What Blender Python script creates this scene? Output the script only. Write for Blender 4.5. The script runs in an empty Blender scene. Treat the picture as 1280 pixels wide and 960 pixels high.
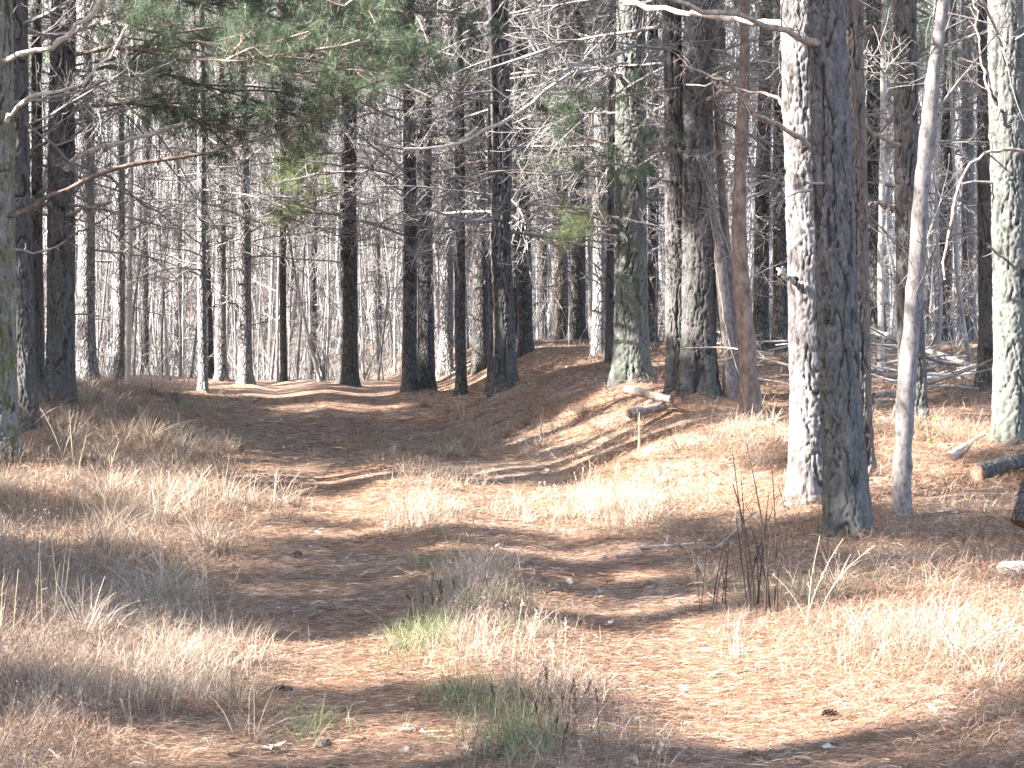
import bpy, math
import numpy as np
from mathutils import Vector, Matrix

R = np.random.default_rng(7)
scene = bpy.context.scene
COL = scene.collection

# ------------------------------------------------------------------ camera constants
F = 2389.0            # focal length in pixels of the 1280 px wide photo
CAMZ = 1.6
HY = 455.0            # horizon row in the photo
PITCH = math.atan((480 - HY) / F)
SUN_EL = math.radians(33)
SUN_AZ = math.radians(19)         # from -X, turned a little behind the camera
S = np.array([-math.cos(SUN_EL) * math.cos(SUN_AZ), -math.cos(SUN_EL) * math.sin(SUN_AZ), math.sin(SUN_EL)])


def ray(px, py):
    c = np.array([(px - 640) / F, (480 - py) / F, -1.0])
    cp, sp = math.cos(PITCH), math.sin(PITCH)
    return np.array([c[0], -c[2] * cp + c[1] * sp, c[1] * cp + c[2] * sp])


def at(px, py, d):
    """World point on the line of sight of a pixel at depth d."""
    r = ray(px, py)
    return np.array([0, 0, CAMZ]) + r * (d / r[1])


# ------------------------------------------------------------------ noise
def vnoise(x, y, seed=0):
    xi, yi = np.floor(x).astype(np.int64), np.floor(y).astype(np.int64)
    fx, fy = x - xi, y - yi
    fx, fy = fx * fx * (3 - 2 * fx), fy * fy * (3 - 2 * fy)

    def h(a, b):
        n = (a * 374761393 + b * 668265263 + seed * 1442695041) & 0xFFFFFFFF
        n = ((n ^ (n >> 13)) * 1274126177) & 0xFFFFFFFF
        return ((n ^ (n >> 16)) & 0xFFFF) / 65535.0
    a, b, c, d = h(xi, yi), h(xi + 1, yi), h(xi, yi + 1), h(xi + 1, yi + 1)
    return (a * (1 - fx) + b * fx) * (1 - fy) + (c * (1 - fx) + d * fx) * fy - .5


def fbm(x, y, o=4, seed=0):
    r, a = 0, 1.0
    for i in range(o):
        r = r + a * vnoise(x * 2 ** i, y * 2 ** i, seed + i * 17)
        a *= .5
    return r


def sm(a, b, x):
    t = np.clip((np.asarray(x, float) - a) / (b - a), 0, 1)
    return t * t * (3 - 2 * t)


# ------------------------------------------------------------------ terrain
_d = np.arange(-40, 460, .25)


def knots(ks, vs, w=13):
    v = np.interp(_d, ks, vs)
    return np.convolve(np.pad(v, w // 2, mode='edge'), np.ones(w) / w, mode='valid')


K_PATH = knots([-40, 8, 10, 15, 20, 25, 30, 35, 40, 45, 52, 60, 75, 100, 140, 200, 460],
               [0, 0, .02, .17, .37, .57, .77, .96, 1.12, 1.2, 1.15, 1.05, 2.2, 9, 25, 45, 70])
K_CX = knots([-40, 6, 8, 10, 12, 15, 18, 20, 24, 28, 34, 40, 50, 60, 80, 460],
             [.2, .15, .1, -.1, -.2, -.4, -.75, -1.05, -1.9, -2.6, -3.3, -4.0, -5.6, -9, -16, -60], 17)
K_BR = knots([-40, 8, 12, 15, 18, 20, 23, 30, 40, 48, 70, 100, 460], [.12, .12, .06, .08, .32, .5, .72, .8, .9, .95, .7, 0, 0])
K_BL = knots([-40, 12, 15, 20, 25, 32, 40, 50, 80, 460], [.08, .08, .1, .25, .45, .35, .1, .1, 0, 0])


def kn(k, y):
    return np.interp(y, _d, k)


MOUNDS = []


def ground(x, y, micro=True):
    x, y = np.asarray(x, float), np.asarray(y, float)
    cx = kn(K_CX, y)
    s = x - cx
    z = kn(K_PATH, y)
    z = z + sm(0, 2.4, s - 1.5 - .7 * sm(28, 38, y)) * kn(K_BR, y) + sm(0, 2.5, -s - 1.5) * kn(K_BL, y)
    near = 1 - sm(45, 60, y)
    z = z + near * (.05 * np.exp(-(s / .32) ** 2) - .05 * np.exp(-((np.abs(s) - .92) / .35) ** 2))
    off = sm(1.2, 2.2, np.abs(s))
    for (mx, my, mr) in MOUNDS:
        z = z + .09 * np.exp(-((x - mx) ** 2 + (y - my) ** 2) / (mr * mr))
    if micro:
        z = z + (.02 + .13 * off) * fbm(x * .45, y * .45, 4, 3) + (.018 + .03 * off) * fbm(x * 2.6, y * 2.6, 3, 9)
    return z


def hit(px, py, start=4.0):
    r = ray(px, py)
    d = np.arange(start, 110, .02)
    P = np.array([0, 0, CAMZ])[None] + r[None] * (d / r[1])[:, None]
    below = P[:, 2] <= ground(P[:, 0], P[:, 1])
    i = int(np.argmax(below)) if below.any() else len(d) - 1
    return P[i]


# ------------------------------------------------------------------ meshes
class Acc:
    def __init__(self):
        self.v, self.q, self.t, self.a, self.n = [], [], [], [], 0

    def add(self, v, q=None, t=None, a=None):
        v = np.asarray(v, np.float32).reshape(-1, 3)
        if q is not None and len(q):
            self.q.append(np.asarray(q, np.int64).reshape(-1, 4) + self.n)
        if t is not None and len(t):
            self.t.append(np.asarray(t, np.int64).reshape(-1, 3) + self.n)
        if a is None:
            a = np.full(len(v), .5)
        self.a.append(np.broadcast_to(np.asarray(a, np.float32), (len(v),)))
        self.v.append(v)
        self.n += len(v)

    def mesh(self, name, mat, smooth=True, attr='tone'):
        me = bpy.data.meshes.new(name)
        v = np.concatenate(self.v) if self.v else np.zeros((0, 3), np.float32)
        q = np.concatenate(self.q) if self.q else np.zeros((0, 4), np.int64)
        t = np.concatenate(self.t) if self.t else np.zeros((0, 3), np.int64)
        me.vertices.add(len(v))
        me.vertices.foreach_set('co', v.ravel())
        me.loops.add(4 * len(q) + 3 * len(t))
        me.loops.foreach_set('vertex_index', np.concatenate([q.ravel(), t.ravel()]).astype(np.int32))
        me.polygons.add(len(q) + len(t))
        ls = np.concatenate([np.arange(len(q)) * 4, 4 * len(q) + np.arange(len(t)) * 3]).astype(np.int32)
        me.polygons.foreach_set('loop_start', ls)
        me.polygons.foreach_set('use_smooth', np.full(len(ls), smooth))
        at_ = me.attributes.new(attr, 'FLOAT', 'POINT')
        at_.data.foreach_set('value', np.concatenate(self.a).astype(np.float32) if self.a else np.zeros(0, np.float32))
        me.update(calc_edges=True)
        for m in (mat if isinstance(mat, (list, tuple)) else [mat]):
            me.materials.append(m)
        return me

    def obj(self, name, mat, parent=None, smooth=True):
        return link(name, self.mesh(name, mat, smooth), parent)


def link(name, me, parent=None, loc=None):
    o = bpy.data.objects.new(name, me)
    COL.objects.link(o)
    if parent:
        o.parent = parent
    if loc is not None:
        o.location = [float(c) for c in loc]
    return o


def tag(o, label, cat, group=None, kind=None):
    o['label'] = label
    o['category'] = cat
    if group:
        o['group'] = group
    if kind:
        o['kind'] = kind
    return o


def empty(name, loc, rz=0.0):
    o = bpy.data.objects.new(name, None)
    COL.objects.link(o)
    o.location = [float(c) for c in loc]
    o.rotation_euler = (0, 0, rz)
    o.empty_display_size = .2
    return o


def tubes(P, Rr, sides):
    """M tubes at once: P (M,n,3), R (M,n)."""
    P = np.asarray(P, float)
    Rr = np.asarray(Rr, float)
    M, n, _ = P.shape
    T = np.gradient(P, axis=1)
    T /= np.linalg.norm(T, axis=2, keepdims=True) + 1e-9
    mt = T.mean(1)
    ref = np.where((np.abs(mt[:, 2]) > .8)[:, None], np.array([1., 0, 0]), np.array([0, 0, 1.]))[:, None, :]
    A = np.cross(T, ref)
    A /= np.linalg.norm(A, axis=2, keepdims=True) + 1e-9
    B = np.cross(T, A)
    th = np.arange(sides) / sides * 2 * np.pi
    V = P[:, :, None, :] + Rr[:, :, None, None] * (A[:, :, None, :] * np.cos(th)[None, None, :, None] + B[:, :, None, :] * np.sin(th)[None, None, :, None])
    i = np.arange(n - 1)[:, None]
    j = np.arange(sides)[None]
    q = np.stack([i * sides + j, (i + 1) * sides + j, (i + 1) * sides + (j + 1) % sides, i * sides + (j + 1) % sides], -1).reshape(-1, 4)
    Q = (q[None] + (np.arange(M) * n * sides)[:, None, None]).reshape(-1, 4)
    return V.reshape(-1, 3), Q


def unit(v):
    return v / (np.linalg.norm(v, axis=-1, keepdims=True) + 1e-9)


def interp_axis(P, t):
    """Points and tangents at parameters t (0..1) along polyline P."""
    n = len(P)
    f = np.clip(t, 0, .9999) * (n - 1)
    i = f.astype(int)
    w = (f - i)[:, None]
    return P[i] * (1 - w) + P[i + 1] * w, unit(P[i + 1] - P[i])


def side_twigs(rng, P, r0, r1, n, length, ang=(35, 75), up=.25, t0=.2, npts=5, wig=.22):
    """n side shoots off an axis polyline; returns points (n,npts,3) and radii."""
    t = np.sort(rng.uniform(t0, 1, n))
    p, T = interp_axis(P, t)
    rand = rng.normal(size=(n, 3))
    perp = unit(rand - (rand * T).sum(1, keepdims=True) * T)
    a = np.radians(rng.uniform(*ang, n))[:, None]
    d = T * np.cos(a) + perp * np.sin(a)
    L = length * (1.08 - .75 * t) * rng.uniform(.45, 1.2, n)
    pts = [p]
    dirs = d
    curl = rng.normal(size=(n, 3)) * wig
    for k in range(npts - 1):
        dirs = unit(dirs + curl * .6 + rng.normal(size=(n, 3)) * wig * .7 + np.array([0, 0, up * .3]))
        pts.append(pts[-1] + dirs * (L / (npts - 1))[:, None])
    pts = np.stack(pts, 1)
    rp = (r0 + (r1 - r0) * t)
    rr = np.minimum(rp * .6, .0035 + .006 * L)[:, None] * np.linspace(1, .3, npts)[None]
    return pts, rr


def branch_acc(rng, P, r0, r1, n1=9, l1=.8, n2=4, up=.25, t0=.2, sides=6, minr=.0022, n3=0):
    acc = Acc()
    P = np.asarray(P, float)
    rad = (r0 + (r1 - r0) * np.linspace(0, 1, len(P)) ** .8) * (1 + .13 * rng.normal(size=len(P)).clip(-1, 2))
    v, q = tubes(P[None], rad[None], sides)
    acc.add(v, q, a=rng.uniform(.4, .6))
    tips = [P[-1]]
    if n1:
        p1, rr1 = side_twigs(rng, P, r0, r1, n1, l1, up=up, t0=t0)
        v, q = tubes(p1, np.maximum(rr1, minr), 4)
        acc.add(v, q, a=np.repeat(rng.uniform(.2, .8, n1), 5 * 4))
        if n2:
            pp, rr = [], []
            for k in range(n1):
                a, b = side_twigs(rng, p1[k], rr1[k, 0], rr1[k, -1], n2, l1 * .42, up=up * .6, t0=.25, npts=4)
                pp.append(a)
                rr.append(b)
            pp, rr = np.concatenate(pp), np.concatenate(rr)
            v, q = tubes(pp, np.maximum(rr, minr), 3)
            acc.add(v, q, a=np.repeat(rng.uniform(.2, .8, len(pp)), 4 * 3))
            tips = np.concatenate([p1[:, -1], p1[:, -2], pp[:, -1], pp[:, -2]])
    acc.tips = np.asarray(tips)
    return acc


def axis(rng, L, elev, bend, n=9, wig=.08, yaw=0.0):
    """A branch axis that leaves the origin along +x at elevation elev and bends by bend over its length."""
    pts = [np.zeros(3)]
    e, y = elev, yaw
    for k in range(n - 1):
        e += bend / (n - 1) + rng.normal() * wig
        y += rng.normal() * wig
        pts.append(pts[-1] + np.array([math.cos(e) * math.cos(y), math.cos(e) * math.sin(y), math.sin(e)]) * L / (n - 1))
    return np.array(pts)


def smooth_poly(P, n=16):
    """Catmull-Rom resampling of a polyline."""
    P = np.asarray(P, float)
    E = np.vstack([2 * P[0] - P[1], P, 2 * P[-1] - P[-2]])
    out = []
    for t in np.linspace(0, len(P) - 1.0001, n):
        i = int(t)
        u = t - i
        a, b, c, d = E[i], E[i + 1], E[i + 2], E[i + 3]
        out.append(.5 * (2 * b + (c - a) * u + (2 * a - 5 * b + 4 * c - d) * u * u + (3 * b - a - 3 * c + d) * u ** 3))
    return np.array(out)


def needles(rng, C, per, L, w, axisdir=None, spread=1.0):
    """Pine needle tufts: per slim triangles at every centre."""
    M = len(C)
    n = M * per
    d = rng.normal(size=(n, 3)) * spread
    if axisdir is not None:
        d = d + np.repeat(axisdir, per, 0) * 1.3
    d = unit(d)
    base = np.repeat(C, per, 0) + rng.normal(size=(n, 3)) * .015
    l = (L * rng.uniform(.7, 1.15, n))[:, None]
    side = unit(np.cross(d, rng.normal(size=(n, 3)))) * w
    droop = np.array([0, 0, -.25]) * l
    V = np.stack([base - side * .5, base + side * .5, base + d * l + droop], 1).reshape(-1, 3)
    t = np.arange(n * 3).reshape(-1, 3)
    return V, t, np.repeat(np.repeat(rng.uniform(0, 1, M), per), 3)


def blades(rng, B, H, W, lean, curl, nseg=4):
    """Grass blades: B (n,3) bases."""
    n = len(B)
    az = rng.uniform(0, 2 * np.pi, n)
    d = np.stack([np.cos(az), np.sin(az), np.zeros(n)], 1)
    wd = np.stack([-np.sin(az + rng.normal(size=n) * .7), np.cos(az + rng.normal(size=n) * .7), np.zeros(n)], 1)
    t = np.linspace(0, 1, nseg)
    out = []
    for k, u in enumerate(t):
        off = (lean * u + curl * u * u)
        h = H * (u - .32 * np.clip(curl, 0, 2) * u * u * u)
        c = B + d * (off * H)[:, None] + np.array([0, 0, 1.]) * h[:, None]
        w = (W * (1 - .8 * u ** 1.5) * .5)[:, None]
        out.append(c - wd * w)
        out.append(c + wd * w)
    V = np.stack(out, 1).reshape(-1, 3)
    i = np.arange(nseg - 1) * 2
    q = np.stack([i, i + 1, i + 3, i + 2], 1)
    Q = (q[None] + (np.arange(n) * nseg * 2)[:, None, None]).reshape(-1, 4)
    return V, Q, np.repeat(rng.uniform(0, 1, n), nseg * 2)


# ------------------------------------------------------------------ materials
def new_mat(name):
    m = bpy.data.materials.new(name)
    m.use_nodes = True
    nt = m.node_tree
    nt.nodes.clear()
    out = nt.nodes.new('ShaderNodeOutputMaterial')
    b = nt.nodes.new('ShaderNodeBsdfPrincipled')
    nt.links.new(b.outputs[0], out.inputs[0])
    b.inputs['Roughness'].default_value = .85
    b.inputs['Specular IOR Level'].default_value = .25
    return m, nt, b, out


def ramp(nt, fac, stops):
    r = nt.nodes.new('ShaderNodeValToRGB')
    el = r.color_ramp.elements
    while len(el) < len(stops):
        el.new(.5)
    for e, (p, c) in zip(el, stops):
        e.position = p
        e.color = (*c, 1)
    nt.links.new(fac, r.inputs[0])
    return r.outputs[0]


def noise(nt, vec, scale, detail=4, rough=.55, dist=0.0):
    n = nt.nodes.new('ShaderNodeTexNoise')
    n.inputs['Scale'].default_value = scale
    n.inputs['Detail'].default_value = detail
    n.inputs['Roughness'].default_value = rough
    n.inputs['Distortion'].default_value = dist
    if vec is not None:
        nt.links.new(vec, n.inputs['Vector'])
    return n.outputs['Fac']


def mapping(nt, vec, scale, rot=(0, 0, 0)):
    m = nt.nodes.new('ShaderNodeMapping')
    m.inputs['Scale'].default_value = scale
    m.inputs['Rotation'].default_value = rot
    nt.links.new(vec, m.inputs['Vector'])
    return m.outputs[0]


def mix(nt, fac, a, b, mode='MIX'):
    m = nt.nodes.new('ShaderNodeMix')
    m.data_type = 'RGBA'
    m.blend_type = mode
    for s, v in ((m.inputs[0], fac), (m.inputs[6], a), (m.inputs[7], b)):
        if hasattr(v, 'is_output'):
            nt.links.new(v, s)
        elif isinstance(v, (int, float)):
            s.default_value = v
        else:
            s.default_value = (*v, 1)
    return m.outputs[2]


def math_(nt, op, a, b=None, clamp=False):
    m = nt.nodes.new('ShaderNodeMath')
    m.operation = op
    m.use_clamp = clamp
    for s, v in zip(m.inputs, (a, b)):
        if v is None:
            continue
        if hasattr(v, 'is_output'):
            nt.links.new(v, s)
        else:
            s.default_value = v
    return m.outputs[0]


def attr(nt, name):
    a = nt.nodes.new('ShaderNodeAttribute')
    a.attribute_name = name
    return a.outputs['Fac']


def bump(nt, h, strength, dist, bsdf):
    b = nt.nodes.new('ShaderNodeBump')
    b.inputs['Strength'].default_value = strength
    b.inputs['Distance'].default_value = dist
    nt.links.new(h, b.inputs['Height'])
    nt.links.new(b.outputs[0], bsdf.inputs['Normal'])


def bark(name, plates, fiss, moss=None, near=False, scale=1.0, moss_h=2.5, moss_amt=.6):
    m, nt, b, out = new_mat(name)
    tc = nt.nodes.new('ShaderNodeTexCoord')
    co = tc.outputs['Object']
    oi = nt.nodes.new('ShaderNodeObjectInfo')
    big = noise(nt, mapping(nt, co, (1, 1, .35)), 5, 3)
    fine = noise(nt, mapping(nt, co, (1, 1, .45)), 60, 5, .65)
    mid = noise(nt, mapping(nt, co, (1, 1, .3)), 16, 4, .6)
    pc = ramp(nt, mid, [(.25, plates[0]), (.5, plates[1]), (.78, plates[2])])
    pc = mix(nt, .5, pc, ramp(nt, fine, [(.3, (.35, .35, .35)), (.7, (1.4, 1.4, 1.4))]), 'MULTIPLY')
    tint = mix(nt, oi.outputs['Random'], (.88, .85, .84), (1.08, 1.04, 1.02))
    pc = mix(nt, .8, pc, tint, 'MULTIPLY')
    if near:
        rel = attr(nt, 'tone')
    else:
        d = nt.nodes.new('ShaderNodeTexNoise')
        d.inputs['Scale'].default_value = 7
        nt.links.new(co, d.inputs['Vector'])
        wob = nt.nodes.new('ShaderNodeVectorMath')
        wob.operation = 'MULTIPLY_ADD'
        nt.links.new(d.outputs['Color'], wob.inputs[0])
        wob.inputs[1].default_value = (.12, .12, .12)
        nt.links.new(co, wob.inputs[2])
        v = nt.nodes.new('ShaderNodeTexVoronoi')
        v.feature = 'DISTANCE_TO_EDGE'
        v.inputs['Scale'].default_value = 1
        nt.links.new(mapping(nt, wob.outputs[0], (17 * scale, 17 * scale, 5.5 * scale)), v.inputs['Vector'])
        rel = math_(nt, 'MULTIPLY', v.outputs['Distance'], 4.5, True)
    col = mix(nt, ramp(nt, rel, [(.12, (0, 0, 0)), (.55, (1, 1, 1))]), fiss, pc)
    if moss:
        sep = nt.nodes.new('ShaderNodeSeparateXYZ')
        nt.links.new(co, sep.inputs[0])
        hz = math_(nt, 'SUBTRACT', 1.0, math_(nt, 'DIVIDE', sep.outputs['Z'], moss_h), True)
        blot = ramp(nt, noise(nt, mapping(nt, co, (1, 1, .6)), 9, 6, .7), [(.42, (0, 0, 0)), (.62, (1, 1, 1))])
        f = math_(nt, 'MULTIPLY', math_(nt, 'MULTIPLY', math_(nt, 'ADD', math_(nt, 'MULTIPLY', hz, .8), math_(nt, 'MULTIPLY', math_(nt, 'SUBTRACT', big, .5), .8), True), blot), moss_amt * 1.3, True)
        col = mix(nt, f, col, mix(nt, fine, tuple(c * .8 for c in moss), tuple(c * 1.3 for c in moss)))
    nt.links.new(col, b.inputs['Base Color'])
    h = math_(nt, 'ADD', math_(nt, 'MULTIPLY', rel, 0.0 if near else 1.0), math_(nt, 'MULTIPLY', fine, .45))
    bump(nt, h, 1.0, .02 if not near else .01, b)
    return m


GREY = [(.11, .10, .10), (.175, .163, .163), (.25, .238, .236)]
DARK = [(.05, .046, .047), (.092, .086, .087), (.15, .143, .144)]  # dark bark, also used to deepen the shade on shaded trunks
BROWN = [(.09, .072, .063), (.14, .115, .10), (.20, .175, .16)]
GREEN = [(.06, .061, .057), (.11, .111, .106), (.20, .201, .194)]
M_BARK = {}
LIT_GREY = [(.17, .16, .16), (.27, .258, .258), (.37, .355, .353)]  # grey bark lightened, puts sunlight into the colour of the sunlit pines
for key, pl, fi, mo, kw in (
        ('pale', LIT_GREY, (.07, .065, .063), None, {}),
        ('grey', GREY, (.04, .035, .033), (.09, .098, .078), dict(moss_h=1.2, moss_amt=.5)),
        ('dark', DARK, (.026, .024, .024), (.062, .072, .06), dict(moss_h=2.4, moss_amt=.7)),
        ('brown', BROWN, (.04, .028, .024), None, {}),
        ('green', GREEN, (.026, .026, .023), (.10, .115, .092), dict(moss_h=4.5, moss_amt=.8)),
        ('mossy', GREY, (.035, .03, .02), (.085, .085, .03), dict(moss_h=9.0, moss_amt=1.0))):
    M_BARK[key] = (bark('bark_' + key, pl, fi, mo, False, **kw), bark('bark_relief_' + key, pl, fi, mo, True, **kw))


def plain_bark(name, stops, sc=25, fl=(1, 1, .35), bs=.5):
    m, nt, b, out = new_mat(name)
    tc = nt.nodes.new('ShaderNodeTexCoord')
    n1 = noise(nt, mapping(nt, tc.outputs['Object'], fl), sc, 5, .6)
    n2 = noise(nt, tc.outputs['Object'], 3.1, 3)
    c = ramp(nt, n1, stops)
    c = mix(nt, .6, c, ramp(nt, n2, [(.3, (.7, .68, .66)), (.7, (1.2, 1.2, 1.2))]), 'MULTIPLY')
    c = mix(nt, .7, c, ramp(nt, attr(nt, 'tone'), [(0, (.6, .57, .55)), (1, (1.3, 1.3, 1.3))]), 'MULTIPLY')
    nt.links.new(c, b.inputs['Base Color'])
    bump(nt, n1, bs, .006, b)
    return m


M_SMOOTH = plain_bark('smooth_grey_bark', [(.30, (.055, .048, .046)), (.44, (.14, .125, .122)), (.72, (.23, .212, .208))], 30, (1, 1, .6), 1.0)
M_RED = plain_bark('flaky_red_bark', [(.3, (.08, .06, .052)), (.5, (.16, .122, .107)), (.72, (.25, .21, .19))], 18, (1, 1, .5), .9)
M_TWIG = plain_bark('dead_twig_bark', [(.3, (.13, .12, .115)), (.55, (.235, .22, .213)), (.75, (.34, .325, .315))], 14, (1, 1, 1), .4)
M_LIMB = plain_bark('dead_limb_bark', [(.3, (.12, .085, .07)), (.5, (.22, .175, .15)), (.72, (.34, .31, .29))], 20, (1, 1, 1), .6)
M_DLIMB = plain_bark('reddish_limb_bark', [(.3, (.055, .038, .032)), (.5, (.11, .078, .066)), (.72, (.19, .165, .14))], 20, (1, 1, 1), .7)
M_BLEACH = plain_bark('bleached_wood', [(.3, (.26, .23, .20)), (.55, (.42, .39, .36)), (.75, (.52, .50, .47))], 20, (.4, 1, 1), .5)
M_SAPL = plain_bark('sapling_bark', [(.3, (.16, .148, .142)), (.55, (.28, .265, .258)), (.75, (.40, .385, .378))], 8, (1, 1, .3), .3)
M_FAR = plain_bark('distant_bark', [(.3, (.16, .153, .152)), (.55, (.265, .257, .255)), (.75, (.38, .372, .37))], 8, (1, 1, .3), .3)
M_SAPD = plain_bark('dull_sapling_bark', [(.3, (.09, .084, .082)), (.55, (.165, .156, .153)), (.75, (.24, .23, .226))], 8, (1, 1, .3), .3)


def leafy(name, stops, trans=.35, rough=.6, spec=.3):
    m, nt, b, out = new_mat(name)
    c = ramp(nt, attr(nt, 'tone'), stops)
    nt.links.new(c, b.inputs['Base Color'])
    b.inputs['Roughness'].default_value = rough
    b.inputs['Specular IOR Level'].default_value = spec
    tr = nt.nodes.new('ShaderNodeBsdfTranslucent')
    nt.links.new(c, tr.inputs['Color'])
    ms = nt.nodes.new('ShaderNodeMixShader')
    ms.inputs[0].default_value = trans
    nt.links.new(b.outputs[0], ms.inputs[1])
    nt.links.new(tr.outputs[0], ms.inputs[2])
    nt.links.new(ms.outputs[0], out.inputs[0])
    return m


M_NEEDLE = leafy('green_needles', [(0, (.055, .095, .062)), (.5, (.09, .14, .082)), (1, (.15, .185, .105))], .3)
M_NEEDLE2 = leafy('bright_needles', [(0, (.12, .18, .065)), (.5, (.18, .24, .095)), (1, (.25, .30, .14))], .35)
M_BROWNN = leafy('dead_needles', [(0, (.12, .06, .035)), (1, (.24, .13, .08))], .3)
M_GRASS = leafy('dry_grass', [(0, (.13, .083, .06)), (.35, (.25, .18, .13)), (.7, (.40, .325, .25)), (1, (.54, .48, .40))], .3, .65)
M_WEED = leafy('dry_weeds', [(0, (.10, .06, .048)), (.5, (.19, .125, .10)), (1, (.33, .255, .20))], .25, .8)
M_GREENG = leafy('green_grass', [(0, (.08, .11, .045)), (.5, (.15, .18, .075)), (1, (.34, .34, .20))], .35)
M_LITTER = leafy('fallen_needles', [(0, (.11, .056, .035)), (.4, (.215, .12, .075)), (.75, (.33, .212, .138)), (1, (.50, .39, .285))], .1, .7)
M_LEAF = leafy('dead_leaves', [(0, (.10, .055, .035)), (.4, (.26, .155, .09)), (.7, (.40, .31, .24)), (1, (.52, .47, .42))], .2, .7)
M_LEAFPALE = leafy('pale_dead_leaf', [(0, (.42, .36, .30)), (1, (.52, .46, .40))], .2, .7)
M_LEAFRUST = leafy('rusty_dead_leaf', [(0, (.20, .085, .04)), (1, (.30, .13, .06))], .2, .7)
M_TANLEAF = leafy('tan_leaves', [(0, (.24, .145, .085)), (1, (.42, .29, .19))], .4, .7)
M_CONE = leafy('cone_scales', [(0, (.045, .03, .022)), (1, (.15, .10, .075))], 0.0, .7)
M_STALK = leafy('pale_stalks', [(0, (.34, .25, .16)), (1, (.56, .46, .33))], .15, .7)
M_DSTALK = leafy('dark_stalks', [(0, (.025, .017, .014)), (1, (.06, .043, .036))], .05, .8)
M_GLEAF = leafy('small_green_leaves', [(0, (.12, .20, .03)), (1, (.26, .34, .06))], .4)

m, nt, b, out = new_mat('pale_stone')
tc = nt.nodes.new('ShaderNodeTexCoord')
nt.links.new(ramp(nt, noise(nt, tc.outputs['Object'], 30, 5), [(.3, (.17, .155, .14)), (.7, (.36, .34, .32))]), b.inputs['Base Color'])
M_STONE = m
m, nt, b, out = new_mat('cut_wood')
tc = nt.nodes.new('ShaderNodeTexCoord')
nt.links.new(ramp(nt, noise(nt, tc.outputs['Object'], 25, 4), [(.3, (.10, .05, .035)), (.7, (.22, .13, .09))]), b.inputs['Base Color'])
M_CUT = m

# forest floor: needle litter with humus and bleached patches
m, nt, b, out = new_mat('forest_floor')
geo = nt.nodes.new('ShaderNodeNewGeometry')
pos = geo.outputs['Position']
na = noise(nt, mapping(nt, pos, (1, 1, 1), (0, 0, .35)), 1.1, 5, .6)
st1 = noise(nt, mapping(nt, pos, (5, 34, 5), (0, 0, .45)), 1.0, 5, .65, .6)
st2 = noise(nt, mapping(nt, pos, (30, 6, 6), (0, 0, -.35)), 1.0, 5, .65, .6)
stx = math_(nt, 'MULTIPLY', math_(nt, 'ADD', st1, st2), .5)
c1 = ramp(nt, stx, [(.3, (.066, .040, .028)), (.44, (.155, .088, .057)), (.56, (.25, .155, .102)), (.7, (.42, .31, .225))])
c2 = ramp(nt, stx, [(.3, (.075, .056, .045)), (.48, (.20, .148, .115)), (.68, (.43, .36, .295))])
c = mix(nt, ramp(nt, na, [(.4, (0, 0, 0)), (.66, (1, 1, 1))]), c1, c2)
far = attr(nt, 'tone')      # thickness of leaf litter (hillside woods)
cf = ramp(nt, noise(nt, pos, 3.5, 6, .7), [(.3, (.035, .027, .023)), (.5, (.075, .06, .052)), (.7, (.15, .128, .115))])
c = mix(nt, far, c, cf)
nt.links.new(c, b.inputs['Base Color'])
b.inputs['Roughness'].default_value = .95
b.inputs['Specular IOR Level'].default_value = .1
bump(nt, math_(nt, 'ADD', stx, noise(nt, pos, 9, 5, .7)), .7, .03, b)
M_GROUND = m

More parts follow.
